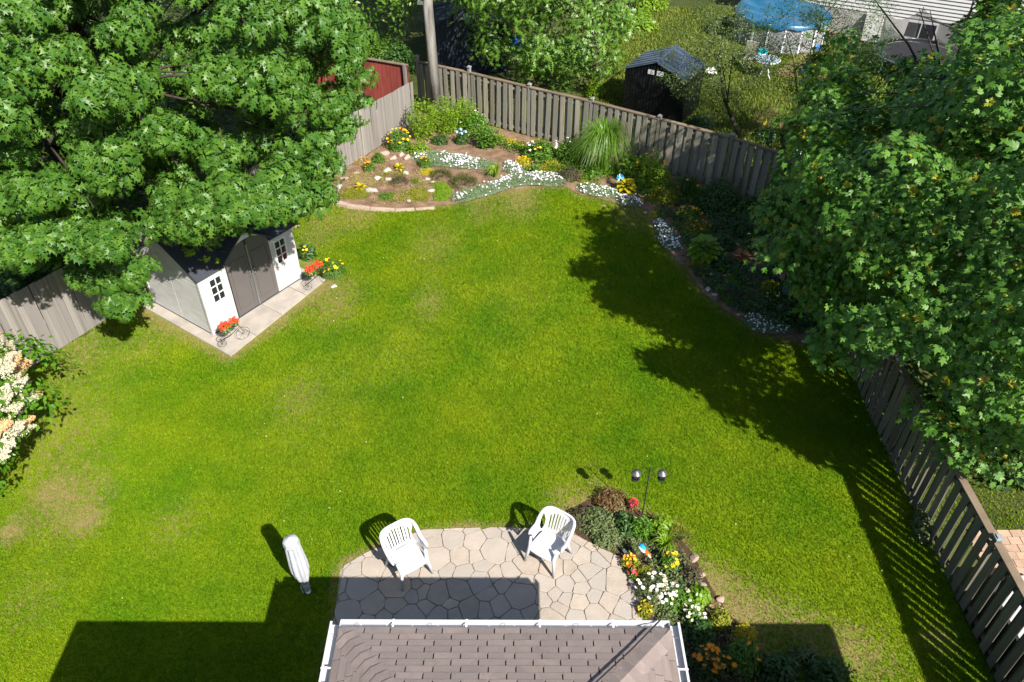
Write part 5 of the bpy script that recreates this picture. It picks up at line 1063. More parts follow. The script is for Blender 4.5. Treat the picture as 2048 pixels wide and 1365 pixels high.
for a in ((775, 339, 20, 11, 'flat cream stone nearest the fence in the rock garden'), (756, 356, 17, 12, 'small cream stone left of the dark bronze conifer'), (779, 358, 17, 12, 'cream stone touching the dark bronze conifer'), (745, 381, 26, 17, 'jagged white stone near the curb'), (812, 345, 13, 20, 'upright grey white stone in the rock garden'), (819, 400, 10, 9, 'small white stone on the curb edge'), (856, 357, 12, 11, 'little grey stone pair left of the olive conifer'), (866, 363, 12, 7, 'pale stone at the foot of the olive conifer'), (863, 380, 20, 8, 'flat pinkish stone in the green patch'), (679, 372, 12, 26, 'bright white upright stone beneath the oak leaves')): rock(a[0], a[1] + 3, a[2], a[3], a[4])
for a in ((770, 306, 24, 16, 'grey brown boulder touching the left fence'), (787, 315, 14, 14, 'tan rock below the golden lilies'), (803, 308, 16, 12, 'sandy rock between lilies and white flowers'), (815, 314, 18, 14, 'rounded brown rock at the upper left end of the white flowers'), (714, 345, 14, 10, 'grey rock at the foot of the left fence'), (1064, 322, 12, 10, 'small pink rock right of the yellow mound'), (1074, 334, 20, 15, 'largest pink rock beside the golden thread shrub'), (1093, 340, 9, 6, 'tiny pale rock in the golden thread shrub'), (1018, 351, 12, 12, 'pink rock at the right of the daylily'), (1208, 410, 10, 5, 'orange brown stone at the lawn edge'), (690, 355, 20, 9, 'low tan stone under the oak branches')): rock(a[0], a[1] + 3, a[2], a[3], a[4], True)
mat_plant('dianthus_mat', 'long silver green mat with white flowers across the middle of the back bed', [(822, 305), (850, 304), (890, 309), (940, 317), (978, 324), (1000, 333), (975, 343), (935, 339), (885, 335), (850, 330), (826, 322)], M['silver'], .13, M['f_lil'], 210, flowers_at=[(840, 314, 14), (905, 324, 24), (945, 330, 20), (925, 322, 18)], fs=.030)
mat_plant('dianthus_mat', 'small white flowered mat below the yellow mound', [(1006, 326), (1030, 325), (1052, 342), (1048, 356), (1022, 350), (1006, 340)], M['silver'], .12, M['f_lil'], 75, fs=.030)
mat_plant('dianthus_mat', 'silver green mat curving along the top of the lawn', [(900, 402), (908, 388), (950, 378), (985, 366), (1020, 353), (1060, 346), (1125, 350), (1136, 364), (1128, 374), (1090, 372), (1050, 371), (1015, 378), (985, 390), (950, 400), (918, 409)], M['silver'], .13, M['f_lil'], 250, flowers_at=[(1085, 357, 20), (1060, 352, 20), (1110, 358, 16), (990, 372, 16), (915, 400, 14), (1010, 362, 12)], fs=.028)
mat_plant('dianthus_mat', 'silver green mat below the ornamental grass', [(1150, 370), (1190, 372), (1238, 384), (1240, 400), (1200, 396), (1158, 386)], M['silver'], .14, M['f_white'], 110, fs=.024)
mat_plant('dianthus_mat', 'small mat with violet white flowers in front of the yellow hosta', [(1232, 392), (1262, 393), (1285, 403), (1284, 415), (1250, 415), (1232, 406)], M['silver'], .12, M['f_lil'], 70, fs=.026)
mat_plant('dianthus_mat', 'bluish white flowered mat in tree shade along the lawn curve', [(1303, 440), (1326, 442), (1340, 462), (1364, 486), (1362, 503), (1338, 503), (1318, 485)], M['silver'], .13, M['f_white'], 150, fs=.026)
mat_plant('dianthus_mat', 'white flowered mat at the lower dark corner of the bed', [(1486, 628), (1520, 632), (1560, 648), (1590, 662), (1570, 672), (1520, 668), (1492, 655)], M['silver'], .12, M['f_white'], 90, fs=.024)
# shaded right bed
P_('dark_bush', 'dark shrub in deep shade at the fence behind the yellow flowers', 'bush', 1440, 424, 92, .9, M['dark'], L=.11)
P_('leafy_bush', 'moss green low shrub right of the violet flowered mat', 'bush', 1330, 408, 74, .40, M['moss'], L=.08)
P_('golden_shrub', 'small gold tuft at the lawn edge above the bluish mat', 'shrub', 1308, 436, 22, .16, M['gold'], L=.05)
P_('marigold_patch', 'patch of small yellow flowers in the shaded bed', 'flowers', 1378, 444, 58, .32, M['mid'], L=.07, flower='yel', nf=50, fs=.55)
P_('marigold_patch', 'scattered orange flowers right of the bluish white mat', 'flowers', 1392, 470, 66, .28, M['moss'], L=.08, flower='orr', nf=9, fs=.75)
leaves_plant('lime_hosta', 'big lime green hosta in the shaded bed', 1408, 528, 76, .55, M['hosta'], 60, L=.25)
P_('golden_shrub', 'golden feathery shrub in front of the lime hosta', 'shrub', 1392, 552, 50, .34, M['moss'], tm='needle', L=.10)
leaves_plant('copper_heuchera', 'copper brown ruffled plant in the shaded bed', 1483, 524, 36, .20, M['bronze'], 30, L=.15)
mat_plant('moss_mat', 'square yellow green moss mat below the copper plant', [(1452, 578), (1462, 540), (1490, 535), (1492, 560), (1484, 582)], M['lime'], .07)
P_('dark_bush', 'dark fern like shrub between hosta and copper plant', 'bush', 1450, 500, 50, .35, M['dark'], L=.11)
P_('silver_sage', 'pale tipped dark shrub under the maple at the bed back', 'shrub', 1520, 466, 56, .5, M['dusty'], L=.08)
P_('dark_bush', 'low dark shrub beside the magenta pinwheel', 'bush', 1542, 590, 46, .34, M['moss'], L=.09)
P_('dry_tuft', 'brownish tuft of dry foliage in the lower shaded bed', 'plant', 1460, 608, 46, .25, M['blackish'], tm='needle', L=.12)
for k, (x, y, w, h) in enumerate(((1500, 430, 60, .5), (1560, 560, 60, .5), (1600, 520, 70, .8), (1620, 610, 70, .55), (1580, 640, 60, .4), (1650, 650, 70, .5), (1530, 620, 50, .3), (1680, 600, 60, .8), (1480, 470, 40, .35), (1510, 500, 50, .35))):
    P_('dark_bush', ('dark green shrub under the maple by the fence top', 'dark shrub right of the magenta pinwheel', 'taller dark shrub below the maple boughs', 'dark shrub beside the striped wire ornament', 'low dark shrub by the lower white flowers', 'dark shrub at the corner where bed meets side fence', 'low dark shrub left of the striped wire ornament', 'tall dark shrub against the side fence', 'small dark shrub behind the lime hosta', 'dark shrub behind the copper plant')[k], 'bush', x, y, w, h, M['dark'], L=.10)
for a in ((1421, 548, 14, 9, 'dark pinkish rock below the lime hosta'), (1451, 549, 10, 6, 'small pale rock left of the moss mat'), (1417, 577, 14, 12, 'purple grey rock at the shaded lawn edge'), (1430, 588, 15, 9, 'pale green grey rock at the shaded lawn edge'), (1290, 424, 10, 7, 'small grey rock at the lawn corner'), (1387, 470, 16, 9, 'grey rock behind the bluish flowers'), (1610, 682, 20, 9, 'grey rock at the far dark end of the bed')): rock(a[0], a[1] + 3, a[2], a[3], a[4])
rock(1482, 630, 18, 11, 'pale brown square rock beside the lower white flowers', True)
# ornaments
def pinwheel(px, py, h, r, mats, label, n=8, tiltx=.9):
    x, y, _ = G(px, py); root = empty('pinwheel', (x, y, 0), 0, label, 'pinwheel'); MB().tube([(0, 0, 0), (0, 0, h)], .006, 5).obj('stick', M['black'], root); rot = Matrix.Rotation(tiltx, 3, 'X')
    for k in range(n):
        a = k * 2 * math.pi / n; mb = MB(); b = a + .5; c = Vector((0, -.02, h)); u = rot @ Vector((math.cos(a), math.sin(a), 0)); v = rot @ Vector((math.cos(b), math.sin(b), .0)); w = rot @ Vector((0, 0, .35)); mb.add([c, c + u * r, c + v * r * .75 + w * r * .6, c + v * r * .3 + w * r * .3], [(0, 1, 2, 3)]); mb.obj('vane', mats[k % len(mats)], root)
    MB().lathe([(.02, -.01), (.022, .01), (.01, .02)], 8, c=(0, -.03, h)).obj('hub', M['white'], root)
pinwheel(1238, 378, .40, .13, [M['cyanp'], M['cyanp'], M['white']], 'blue and white pinwheel at the right foot of the ornamental grass')
pinwheel(1555, 566, .30, .15, [M['magenta']], 'magenta pinwheel flower in the shade of the maple', n=9, tiltx=.5)
def wire_ornament(px, py, h, r, m, label):
    x, y, _ = G(px, py); root = empty('spiral_ornament', (x, y, 0), 0, label, 'ornament'); MB().tube([(0, 0, 0), (0, 0, h + .1)], .006, 5).obj('stick', M['black'], root)
    for k in range(8):
        t = (k + .5) / 8; q = r * math.sin(math.pi * (.15 + .75 * t)) ; z = h - r * 1.3 + t * r * 2.4; mb = MB(); mb.tube([(q * math.cos(a), q * math.sin(a), z) for a in np.linspace(0, 2 * math.pi, 17)], .009, 5, caps=False); mb.obj('ring', m, root)
wire_ornament(1110, 318, .55, .13, M['copper'], 'striped oval metal ornament on a stick before the back fence')
wire_ornament(1572, 598, .35, .15, M['greenm'], 'green striped wire beehive ornament below the magenta pinwheel')
# flowers at the shed corner
P_('lily_clump', 'yellow daylilies at the right corner of the shed pad', 'flowers', 662, 556, 56, .42, M['mid'], L=.14, leafw=.14, flower='yel', nf=15, fs=1.0, up=.3)
P_('leafy_bush', 'dark green bush between the shed corner and yellow daylilies', 'bush', 612, 520, 40, .45, M['dark'], L=.11, flower='yel', nf=4)
rock(668, 574, 16, 8, 'pale stone at the pad corner by the daylilies'); rock(590, 455, 20, 8, 'flat stone at the lawn edge beyond the shed', True)
# ================================================================ PATIO BED
P_('rusty_shrub', 'rust red leaved low shrub at the tip of the patio bed', 'shrub', 1222, 1022, 72, .30, M['rust'], L=.06)
P_('heather', 'dusty bronze foliage beside the right chair', 'plant', 1160, 1052, 52, .26, M['blackish'], L=.06, dens=1.3)
P_('catmint', 'grey green mound at the patio edge right of the chair', 'plant', 1196, 1066, 84, .34, M['dusty'], L=.07, leafw=.4)
P_('catmint', 'pale green mound spilling on the flagstones', 'plant', 1215, 1094, 60, .28, M['dusty'], L=.06)
P_('peony_bush', 'dark green peony in the middle of the patio bed', 'bush', 1252, 1070, 50, .45, M['dark'], L=.12)
P_('red_flower', 'two crimson blooms beside the shepherd hook pole', 'flowers', 1265, 1022, 20, .28, M['rust'], L=.06, flower='red', nf=7, fs=1.)
P_('phlox', 'bright green phlox right of the dark peony', 'plant', 1284, 1082, 46, .50, M['hydr'], L=.09, shape='up', leafw=.3)
P_('leafy_bush', 'light green bush near the lawn edge of the patio bed', 'bush', 1322, 1072, 44, .42, M['lime'], L=.09)
blades_plant('day_lily', 'pale green daylily with arching leaves in the patio bed', 'plant', 1332, 1110, 66, .40, M['lime'], n=80, bw=.011)
P_('golden_shrub', 'olive gold feathery shrub on the lawn side of the patio bed', 'shrub', 1362, 1090, 50, .32, M['moss'], tm='needle', L=.09)
P_('lily_clump', 'group of golden yellow lilies in the patio bed', 'flowers', 1340, 1144, 38, .40, M['mid'], L=.12, leafw=.2, flower='yel', nf=9, fs=.85)
P_('marigold_patch', 'red and yellow marigolds at the patio corner', 'flowers', 1260, 1140, 42, .20, M['moss'], L=.05, flower=['yel', 'red', 'orr'], nf=26, fs=.6)
P_('red_flower', 'single crimson bloom above the daisies', 'flowers', 1264, 1160, 16, .22, M['mid'], L=.05, flower='red', nf=5, fs=1.)
P_('leafy_bush', 'golden green edging under the daisies at the patio edge', 'bush', 1288, 1165, 46, .22, M['moss'], L=.05)
P_('coreopsis', 'yellow speckled edging plant along the lower patio edge', 'flowers', 1290, 1232, 34, .26, M['moss'], L=.05, flower='yel', nf=22, fs=.35)
P_('dark_bush', 'bronze dark shrub on the lawn side of the daisies', 'bush', 1382, 1168, 50, .28, M['blackish'], L=.06)
P_('daisy_patch', 'drift of white daisies beside the lower patio edge', 'flowers', 1312, 1208, 84, .38, M['dusty'], L=.07, flower='daisy', nf=44, fs=1.05, leafw=.25)
P_('daisy_patch', 'white daisies scattered over green stems nearer the lawn', 'flowers', 1350, 1222, 70, .38, M['mid'], L=.08, flower='daisy', nf=30, fs=.95, leafw=.25)
P_('geranium_mound', 'fresh lime green leafy mound right of the daisies', 'plant', 1398, 1216, 52, .40, M['hosta'], tm='maple', L=.07, dens=1.2)
P_('variegated_shrub', 'cream variegated shrub at the lawn edge of the patio bed', 'shrub', 1426, 1230, 40, .20, M['sedge'], L=.05)
P_('leafy_bush', 'green bush where the roof shadow begins', 'bush', 1440, 1258, 50, .34, M['moss'], L=.06)
P_('daisy_patch', 'last few daisies by the gutter corner', 'flowers', 1388, 1254, 46, .34, M['mid'], L=.07, flower='daisy', nf=12, fs=1.0)
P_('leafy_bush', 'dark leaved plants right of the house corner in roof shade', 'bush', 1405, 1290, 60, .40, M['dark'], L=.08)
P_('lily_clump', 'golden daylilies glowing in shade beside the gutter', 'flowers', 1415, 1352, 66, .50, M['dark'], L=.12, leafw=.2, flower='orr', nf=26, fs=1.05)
P_('golden_shrub', 'golden mound in the roof shade', 'shrub', 1490, 1284, 50, .24, M['gold'], L=.05)
P_('leafy_bush', 'large dark green bush in the roof shade', 'bush', 1490, 1345, 80, .55, M['mid'], L=.09, flower='orr', nf=5)
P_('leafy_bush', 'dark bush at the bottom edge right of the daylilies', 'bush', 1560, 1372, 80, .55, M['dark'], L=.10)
P_('silver_sage', 'pale grey leaved plant among the dark bushes at the bottom edge', 'plant', 1610, 1330, 46, .30, M['dusty'], L=.16, leafw=.2)
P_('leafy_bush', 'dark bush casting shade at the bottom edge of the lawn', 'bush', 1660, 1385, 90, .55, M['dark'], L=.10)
P_('silver_sage', 'silvery green weed growing at the foot of the side fence', 'plant', 1852, 1080, 34, .40, M['dusty'], L=.09, dy=.5)
P_('leafy_bush', 'small green weed at the side fence foot', 'bush', 1835, 1040, 16, .15, M['lime'], L=.06)
for k, (x, y) in enumerate(((1404, 1152), (1388, 1120), (1408, 1170), (1440, 1200))): rock(x, y, (20, 22, 16, 22)[k], (10, 16, 9, 14)[k], ('small pinkish edging rock below the bronze shrub', 'largest pinkish edging rock beside the golden shrub', 'small round edging rock beside the white daisies', 'long pale edging rock beside the lime mound')[k], True)
# butterfly stake and a small lantern lying at the patio corner
def spinner():
    x, y, _ = G(1284, 1128); root = empty('garden_spinner', (x, y, 0), 0, 'blue and orange parrot shaped garden stake beside the patio', 'garden stake'); MB().tube([(0, 0, 0), (0, 0, .42)], .005, 5).obj('stick', M['black'], root)
    def lobe(c, rx, ry, rot, m, nm): mb = MB(); mb.lathe([(.001, -.02), (.6, -.012), (1, 0), (.6, .012), (.001, .02)], 12); ax = Matrix.Rotation(rot, 3, 'Z') @ Matrix.Diagonal((rx, ry, 1)); mb.v = [tuple(ax @ Vector(v) + Vector(c)) for v in mb.v]; mb.obj(nm, m, root, smooth=True)
    lobe((-.03, .05, .44), .055, .085, .4, M['cyanp'], 'wing'); lobe((-.05, .02, .43), .04, .10, .5, M['white'], 'wing_edge'); lobe((.03, -.05, .42), .045, .10, .6, M['orangep'], 'body'); lobe((.05, -.09, .415), .03, .09, .55, M['beige'], 'tail')
spinner()
x, y, _ = G(1246, 1106); lamp = empty('path_light', (x, y, 0), -.6, 'dark fallen solar path light at the patio bed edge', 'path light'); MB().tube([(-.16, .08, .05), (.12, -.08, .08)], .022, 8).obj('tube', M['black'], lamp); MB().lathe([(.05, 0), (.045, .05), (.02, .07)], 10, c=(-.16, .08, .03)).obj('head', M['black'], lamp); MB().box((.06, -.04, .10), (.14, .05, .02), rz=-.5).obj('panel', M['metal'], lamp)
# fallen leaves on the lawn
for k, (x, y) in enumerate(((655, 1020), (604, 775), (1034, 425), (1380, 748), (305, 930), (150, 1000))): 
    t = leaf_simple(); o = obj('fallen_leaf', tri_mesh('fallen_leaf', t[0], t[1]), M['sedge'], None, loc=(*G(x, y)[:2], .06), rot=(0, 0, k)); o.scale = (.09,) * 3; tag(o, ('pale leaf lying on the lawn above the parasol', 'small leaf on the grass in front of the shed', 'tan leaf on the grass below the back bed', 'leaf lying in the maple shadow', 'leaf lying on the sunny left lawn', 'leaf on the bare patch at the left')[k], 'leaf')
# ================================================================ NEIGHBOURS BEHIND THE BACK FENCE
NB = [(-3.2, 28.8), (9.2, 20.9), (14, 20), (22, 38), (4, 41), (-3, 40)]
def rough(name, poly, dens, h, m, label): return blades(name, poly, [], dens, h=h, w=.022, label=label, mats=m, dry=False)
tuft = leaf('weedy_grass', (.07, .14, .006), (.19, .21, .015), .6, .3)
rough('neighbour_grass', [(3.2, 25.4), (8.6, 21.8), (13.5, 23), (15, 33), (13, 40), (3.5, 40), (3, 30)], 420, (.05, .14), tuft, 'rough sunny grass of the yard behind the back fence')
dirt = MB(); dirt.add([(*G(1525, 260)[:2], .006), (*G(1600, 262)[:2], .006), (*G(1600, 225)[:2], .006), (*G(1540, 215)[:2], .006), (*G(1500, 232)[:2], .006)], [(0, 1, 2, 3, 4)]); o = dirt.obj('bare_soil', M['soil']); o['kind'] = 'structure'
sheet('red_patio', GP([(1545, 150), (1640, 165), (1700, 130), (1700, 20), (1610, 20), (1600, 110)]), .008, M['brick'])
# black metal shed
def black_shed():
    A = np.array(G(1244, 222)[:2]); B = np.array(G(1360, 250)[:2]); u = (B - A); w = np.linalg.norm(u); u /= w; v = np.array([-u[1], u[0]]); root = empty('metal_shed', (A[0], A[1], 0), math.atan2(u[1], u[0]), 'black ribbed metal shed with dark blue gable roof behind the back fence', 'shed'); d = 1.75; ev = 1.62; rg = 2.02
    def ribs(a, b, ztop, nm):
        a = np.array(a, float); b = np.array(b, float); L = np.linalg.norm(b - a); dd = (b - a) / L; nn = np.array([dd[1], -dd[0]]); n = int(L / .11)
        for k in range(n):
            s = (k + .5) * L / n; p = a + dd * s; zt = ztop(s / L); MB().box((p[0] + nn[0] * .008, p[1] + nn[1] * .008, zt / 2), (L / n * .72, .03, zt), rz=math.atan2(dd[1], dd[0])).obj('panel_rib', M['blackshed'], root)
        MB().box(((a + b)[0] / 2, (a + b)[1] / 2, ev / 2), (L, .02, ev), rz=math.atan2(dd[1], dd[0])).obj(nm, M['blackshed'], root)
    ribs((0, 0), (w, 0), lambda t: ev + (rg - ev) * (1 - abs(2 * t - 1)) - .02, 'front_wall'); ribs((w, 0), (w, d), lambda t: ev, 'side_wall'); ribs((0, d), (0, 0), lambda t: ev, 'side_wall'); ribs((w, d), (0, d), lambda t: ev, 'back_wall')
    for s in (-1, 1): MB().box((w / 2 + s * .17, -.03, ev + .05), (.24, .02, .16)).obj('vent_window', M['trim'], root)
    for s in (0, 1):
        x0 = -.06 if s == 0 else w + .06; n = 12
        for k in range(n):
            y0 = -.08 + (d + .16) * k / n; y1 = y0 + (d + .16) / n - .012; q = [(x0, y0, ev - .03), (x0, y1, ev - .03), (w / 2, y1, rg + .02), (w / 2, y0, rg + .02)]; t = .03 if k % 2 else .012
            MB().add(q + [(a, b, c + t) for a, b, c in q], [(3, 2, 1, 0), (4, 5, 6, 7), (0, 1, 5, 4), (1, 2, 6, 5), (2, 3, 7, 6), (3, 0, 4, 7)]).obj('roof_sheet', M['blueroof'], root)
    MB().box((w / 2, d / 2, rg + .05), (.14, d + .18, .03)).obj('ridge_cap', M['blueroof'], root)
black_shed()
P_('weed_patch', 'yellow green weeds beside the black metal shed', 'plant', 1190, 196, 44, .55, M['lime'], L=.12)
P_('weed_patch', 'sunny yellow green shrub beyond the black shed', 'shrub', 1275, 62, 80, .8, M['lime'], L=.16)
P_('weed_patch', 'yellow green shrub at the top edge beyond the black shed', 'shrub', 1300, 22, 80, .8, M['lime'], L=.16)
P_('weed_patch', 'green weeds right behind the fence beneath the slender tree', 'plant', 1402, 262, 56, .5, M['dark'], L=.10)
P_('weed_patch', 'low weeds behind the fence right of the slender tree', 'plant', 1540, 285, 60, .35, M['dark'], L=.10)
P_('weed_patch', 'dark shrub under the maple behind the fence end', 'bush', 1610, 290, 80, .9, M['dark'], L=.12)
P_('weed_patch', 'dark shrub beneath the maple by the trampoline', 'bush', 1700, 215, 100, .9, M['dark'], L=.14)
P_('weed_patch', 'green shrub beside the neighbour house wall', 'bush', 1930, 165, 90, 1.0, M['dark'], L=.14)
P_('weed_patch', 'shaded shrub at the pool edge', 'bush', 1440, 70, 60, .7, M['small'], L=.14)
# pool
def pool():
    c = (11.75, 35.9); R = 1.95; root = empty('swimming_pool', (c[0], c[1], 0), 0, 'round above ground pool under a bright blue cover', 'pool'); n = 18; H = 1.15
    for k in range(n):
        a = 2 * math.pi * (k + .5) / n; MB().box((R * math.cos(a), R * math.sin(a), H / 2), (2 * R * math.tan(math.pi / n) - .03, .03, H), rz=a + math.pi / 2).obj('wall_panel', M['poolwall'], root)
        a = 2 * math.pi * k / n; MB().box(((R + .03) * math.cos(a), (R + .03) * math.sin(a), H / 2), (.07, .05, H), rz=a + math.pi / 2).obj('upright', M['white'], root)
    mb = MB(); V = []; rr = [0, .4, .8, 1.2, 1.55, 1.8, 1.98, 2.03, 2.06]; m_ = 54
    for i, r in enumerate(rr):
        for k in range(m_):
            a = 2 * math.pi * k / m_; z = H + .04 + .035 * math.sin(a * 9 + r * 2) * (r / R) * (i < 7) - .10 * (1 - r / R) ** 1.0 * 1.0 + .03 * math.sin(r * 5 + a * 2); 
            if i == 7: z = H - .02 + .02 * math.sin(a * 18)
            if i == 8: z = H - .12 + .05 * math.sin(a * 14)
            V.append((r * math.cos(a), r * math.sin(a), z))
    mb.add(V, [(i * m_ + k, (i + 1) * m_ + k, (i + 1) * m_ + (k + 1) % m_, i * m_ + (k + 1) % m_) for i in range(len(rr) - 1) for k in range(m_)]); mb.obj('cover', M['poolblue'], root, smooth=True)
pool()
# glass table and sling chair
def table():
    p = Vector(G(1530, 158)) + Vector((0, .2, 0)); root = empty('glass_table', p, 0, 'round frosted glass garden table with curved white legs', 'table'); R = .5
    MB().lathe([(R, .70), (R, .712)], 32).obj('tabletop', M['frost'], root); MB().tube([(R * math.cos(a), R * math.sin(a), .706) for a in np.linspace(0, 2 * math.pi, 33)], .016, 6, caps=False).obj('rim', M['white'], root)
    for k in range(4):
        a = k * math.pi / 2 + .5; c, s = math.cos(a), math.sin(a); MB().tube([(.35 * c, .35 * s, .69), (.14 * c, .14 * s, .52), (.10 * c, .10 * s, .40), (.22 * c, .22 * s, .15), (.36 * c, .36 * s, 0)], .014, 6).obj('leg', M['white'], root, smooth=True)
    MB().lathe([(.10, .42), (.10, .47)], 16).obj('ring', M['white'], root)
    p2 = Vector(G(1500, 140)); root = empty('sling_chair', p2 + Vector((-.1, .15, 0)), -.5, 'beige sling garden chair left of the glass table', 'chair')
    MB().box((0, 0, .42), (.48, .46, .02)).obj('seat', M['beige'], root); mb = MB(); mb.box((0, 0, 0), (.48, .02, .62), ax=Matrix.Rotation(.25, 3, 'X')); o = mb.obj('backrest', M['beige'], root, loc=(0, .29, .73))
    for s in (-1, 1): MB().tube([(s * .26, -.25, 0), (s * .26, -.25, .60), (s * .26, .22, .62), (s * .26, .34, 1.02)], .014, 6).obj('side_frame', M['metal'], root); MB().tube([(s * .26, .22, .60), (s * .26, .30, 0)], .014, 6).obj('leg', M['metal'], root)
    c = Vector(G(1520, 130)) + Vector((-.05, .5, .0)); bowl = empty('teal_paddling_shell', c, 0, 'teal plastic shell tub behind the glass table', 'tub'); MB().lathe([(.20, 0), (.38, .25), (.42, .42), (.40, .43), (.34, .25), (.01, .10)], 20).obj('tub', M['teal'], bowl, smooth=True)
table()
for k, (px, py, m, lab) in enumerate(((1612, 148, 'bluep', 'crumpled blue plastic sheet on the red patio, nearest one'), (1632, 100, 'bluep', 'crumpled blue plastic tarp under the forked tree'), (1668, 52, 'bluep', 'blue plastic toy beside the house corner'), (1424, 150, 'f_white', 'white and pink bundle on the grass by the black shed'), (1598, 308, 'f_white', 'white plastic bundle behind the end of the back fence'))):
    x, y, _ = G(px, py); me = rock_mesh(50 + k, 2); me.materials.append(M[m]); o = obj('bundle', me, None, None, loc=(x, y, .12)); o.scale = (.35, .28, .2); tag(o, lab, 'bundle')
# kayak/slide in red, white and blue
x, y, _ = G(1735, 36); sl_ = empty('water_slide', (x, y + .6, 0), -.4, 'red and blue inflatable water toy beside the neighbour house', 'inflatable')
for k, m in enumerate(('redp', 'redp', 'bluep', 'f_white')): MB().tube([(-.25 + k * .17, -.5, .35), (-.25 + k * .17, 0, .55), (-.25 + k * .17, .6, .95)], .085, 8).obj('tube', M[m], sl_, smooth=True)
x, y, _ = G(1478, 20); sc_ = empty('toy_scooter', (x, y, 0), .5, 'small white and pink toy by the pool', 'toy'); MB().box((0, 0, .15), (.5, .16, .08)).obj('body', M['white'], sc_); MB().tube([(.2, 0, .1), (.15, 0, .6)], .03, 6).obj('handle', M['f_crim'], sc_); MB().lathe([(.08, -.02), (.08, .02)], 10, c=(-.2, 0, .08)).obj('wheel', M['black'], sc_)
# trampoline
def trampoline():
    c = G(1835, 150); root = empty('trampoline', (c[0], c[1] + .3, 0), 0, 'round trampoline with black net behind the maple', 'trampoline'); R = 1.75
    MB().tube([(R * math.cos(a), R * math.sin(a), .75) for a in np.linspace(0, 2 * math.pi, 33)], .035, 6, caps=False).obj('ring', M['metal'], root, smooth=True); MB().lathe([(R - .28, .70), (R - .28, .71)], 32).obj('mat', M['tramp'], root)
    mb = MB(); V = []
    for k in range(33): a = 2 * math.pi * k / 32; V += [((R - .26) * math.cos(a), (R - .26) * math.sin(a), .73), ((R + .02) * math.cos(a), (R + .02) * math.sin(a), .765)]
    mb.add(V, [(2 * k, 2 * k + 1, 2 * k + 3, 2 * k + 2) for k in range(32)]); mb.obj('pad', M['blackshed'], root)
    for k in range(6):
        a = k * math.pi / 3 + .3; x, y = R * math.cos(a), R * math.sin(a); MB().tube([(x, y, 0), (x, y, .75), (x * 1.08, y * 1.08, 1.0), (x * 1.05, y * 1.05, 2.0)], .022, 6).obj('net_pole', M['greenm'] if k % 2 else M['metal'], root)
        b = a + math.pi / 3; x2, y2 = R * math.cos(b), R * math.sin(b); V = []
        for i in range(7): t = i / 6; xx, yy = x + (x2 - x) * t, y + (y2 - y) * t; sg = .35 * math.sin(t * math.pi); V += [(xx, yy, .78), (xx * 1.03, yy * 1.03, 1.95 - sg)]
        mb = MB(); mb.add(V, [(2 * i, 2 * i + 2, 2 * i + 3, 2 * i + 1) for i in range(6)]); mb.obj('net', M['net'], root)
trampoline()
# neighbour house
def nhouse():
    A = np.array(G(1745, 25, 1.05)[:2]); B = np.array(G(1985, 60, 1.05)[:2]); u = (B - A); u /= np.linalg.norm(u); A2 = A - u * 3.2; L = 12.0; ang = math.atan2(u[1], u[0])
    root = empty('neighbour_house', (A2[0], A2[1], 0), ang, 'neighbour house with white lap siding over a grey stucco base', 'house')
    MB().box((L / 2, 3.0, .52), (L, 6, 1.04)).obj('foundation', M['stucco'], root)
    MB().box((L / 2, 3.0, 2.4), (L - .06, 5.94, 2.7)).obj('wall', M['siding'], root)
    for k in range(18): 
        z = 1.05 + k * .15; mb = MB(); mb.add([(-.02, -.025, z), (L, -.025, z), (L, .025, z + .146), (-.02, .025, z + .146), (-.02, .03, z), (L, .03, z)], [(0, 1, 2, 3), (0, 4, 5, 1)]); mb.obj('siding_board', M['siding'], root)
    for x0 in (5.3, 9.5):
        f = MB().box((x0, -.02, .60), (1.3, .08, .74)).obj('window', M['white'], root)
        for s in (-1, 1): MB().box((x0 + s * .31, -.064, .60), (.56, .012, .60)).obj('pane', M['glassd'], f)
    zr = 5.2; mb = MB(); mb.add([(-.4, -.5, 3.7), (L + .4, -.5, 3.7), (L + .4, 3, zr), (-.4, 3, zr), (-.4, 6.5, 3.7), (L + .4, 6.5, 3.7)], [(0, 1, 2, 3), (3, 2, 5, 4), (0, 3, 4), (1, 5, 2)]); mb.obj('roof', M['shedroof'], root)
    # tarpaulin leaning on the wall
    mb = MB(); mb.add([(3.1, -.9, .1), (4.7, -.7, .05), (4.75, -.06, 1.0), (3.0, -.06, 1.05), (3.9, -.55, .65)], [(0, 1, 4), (1, 2, 4), (2, 3, 4), (3, 0, 4)]); o = mb.obj('tarpaulin', M['stucco'], None); o.matrix_world = Matrix.Translation((A2[0], A2[1], 0)) @ Matrix.Rotation(ang, 4, 'Z'); tag(o, 'grey sheet leaning on the neighbour house wall', 'tarpaulin')
nhouse()
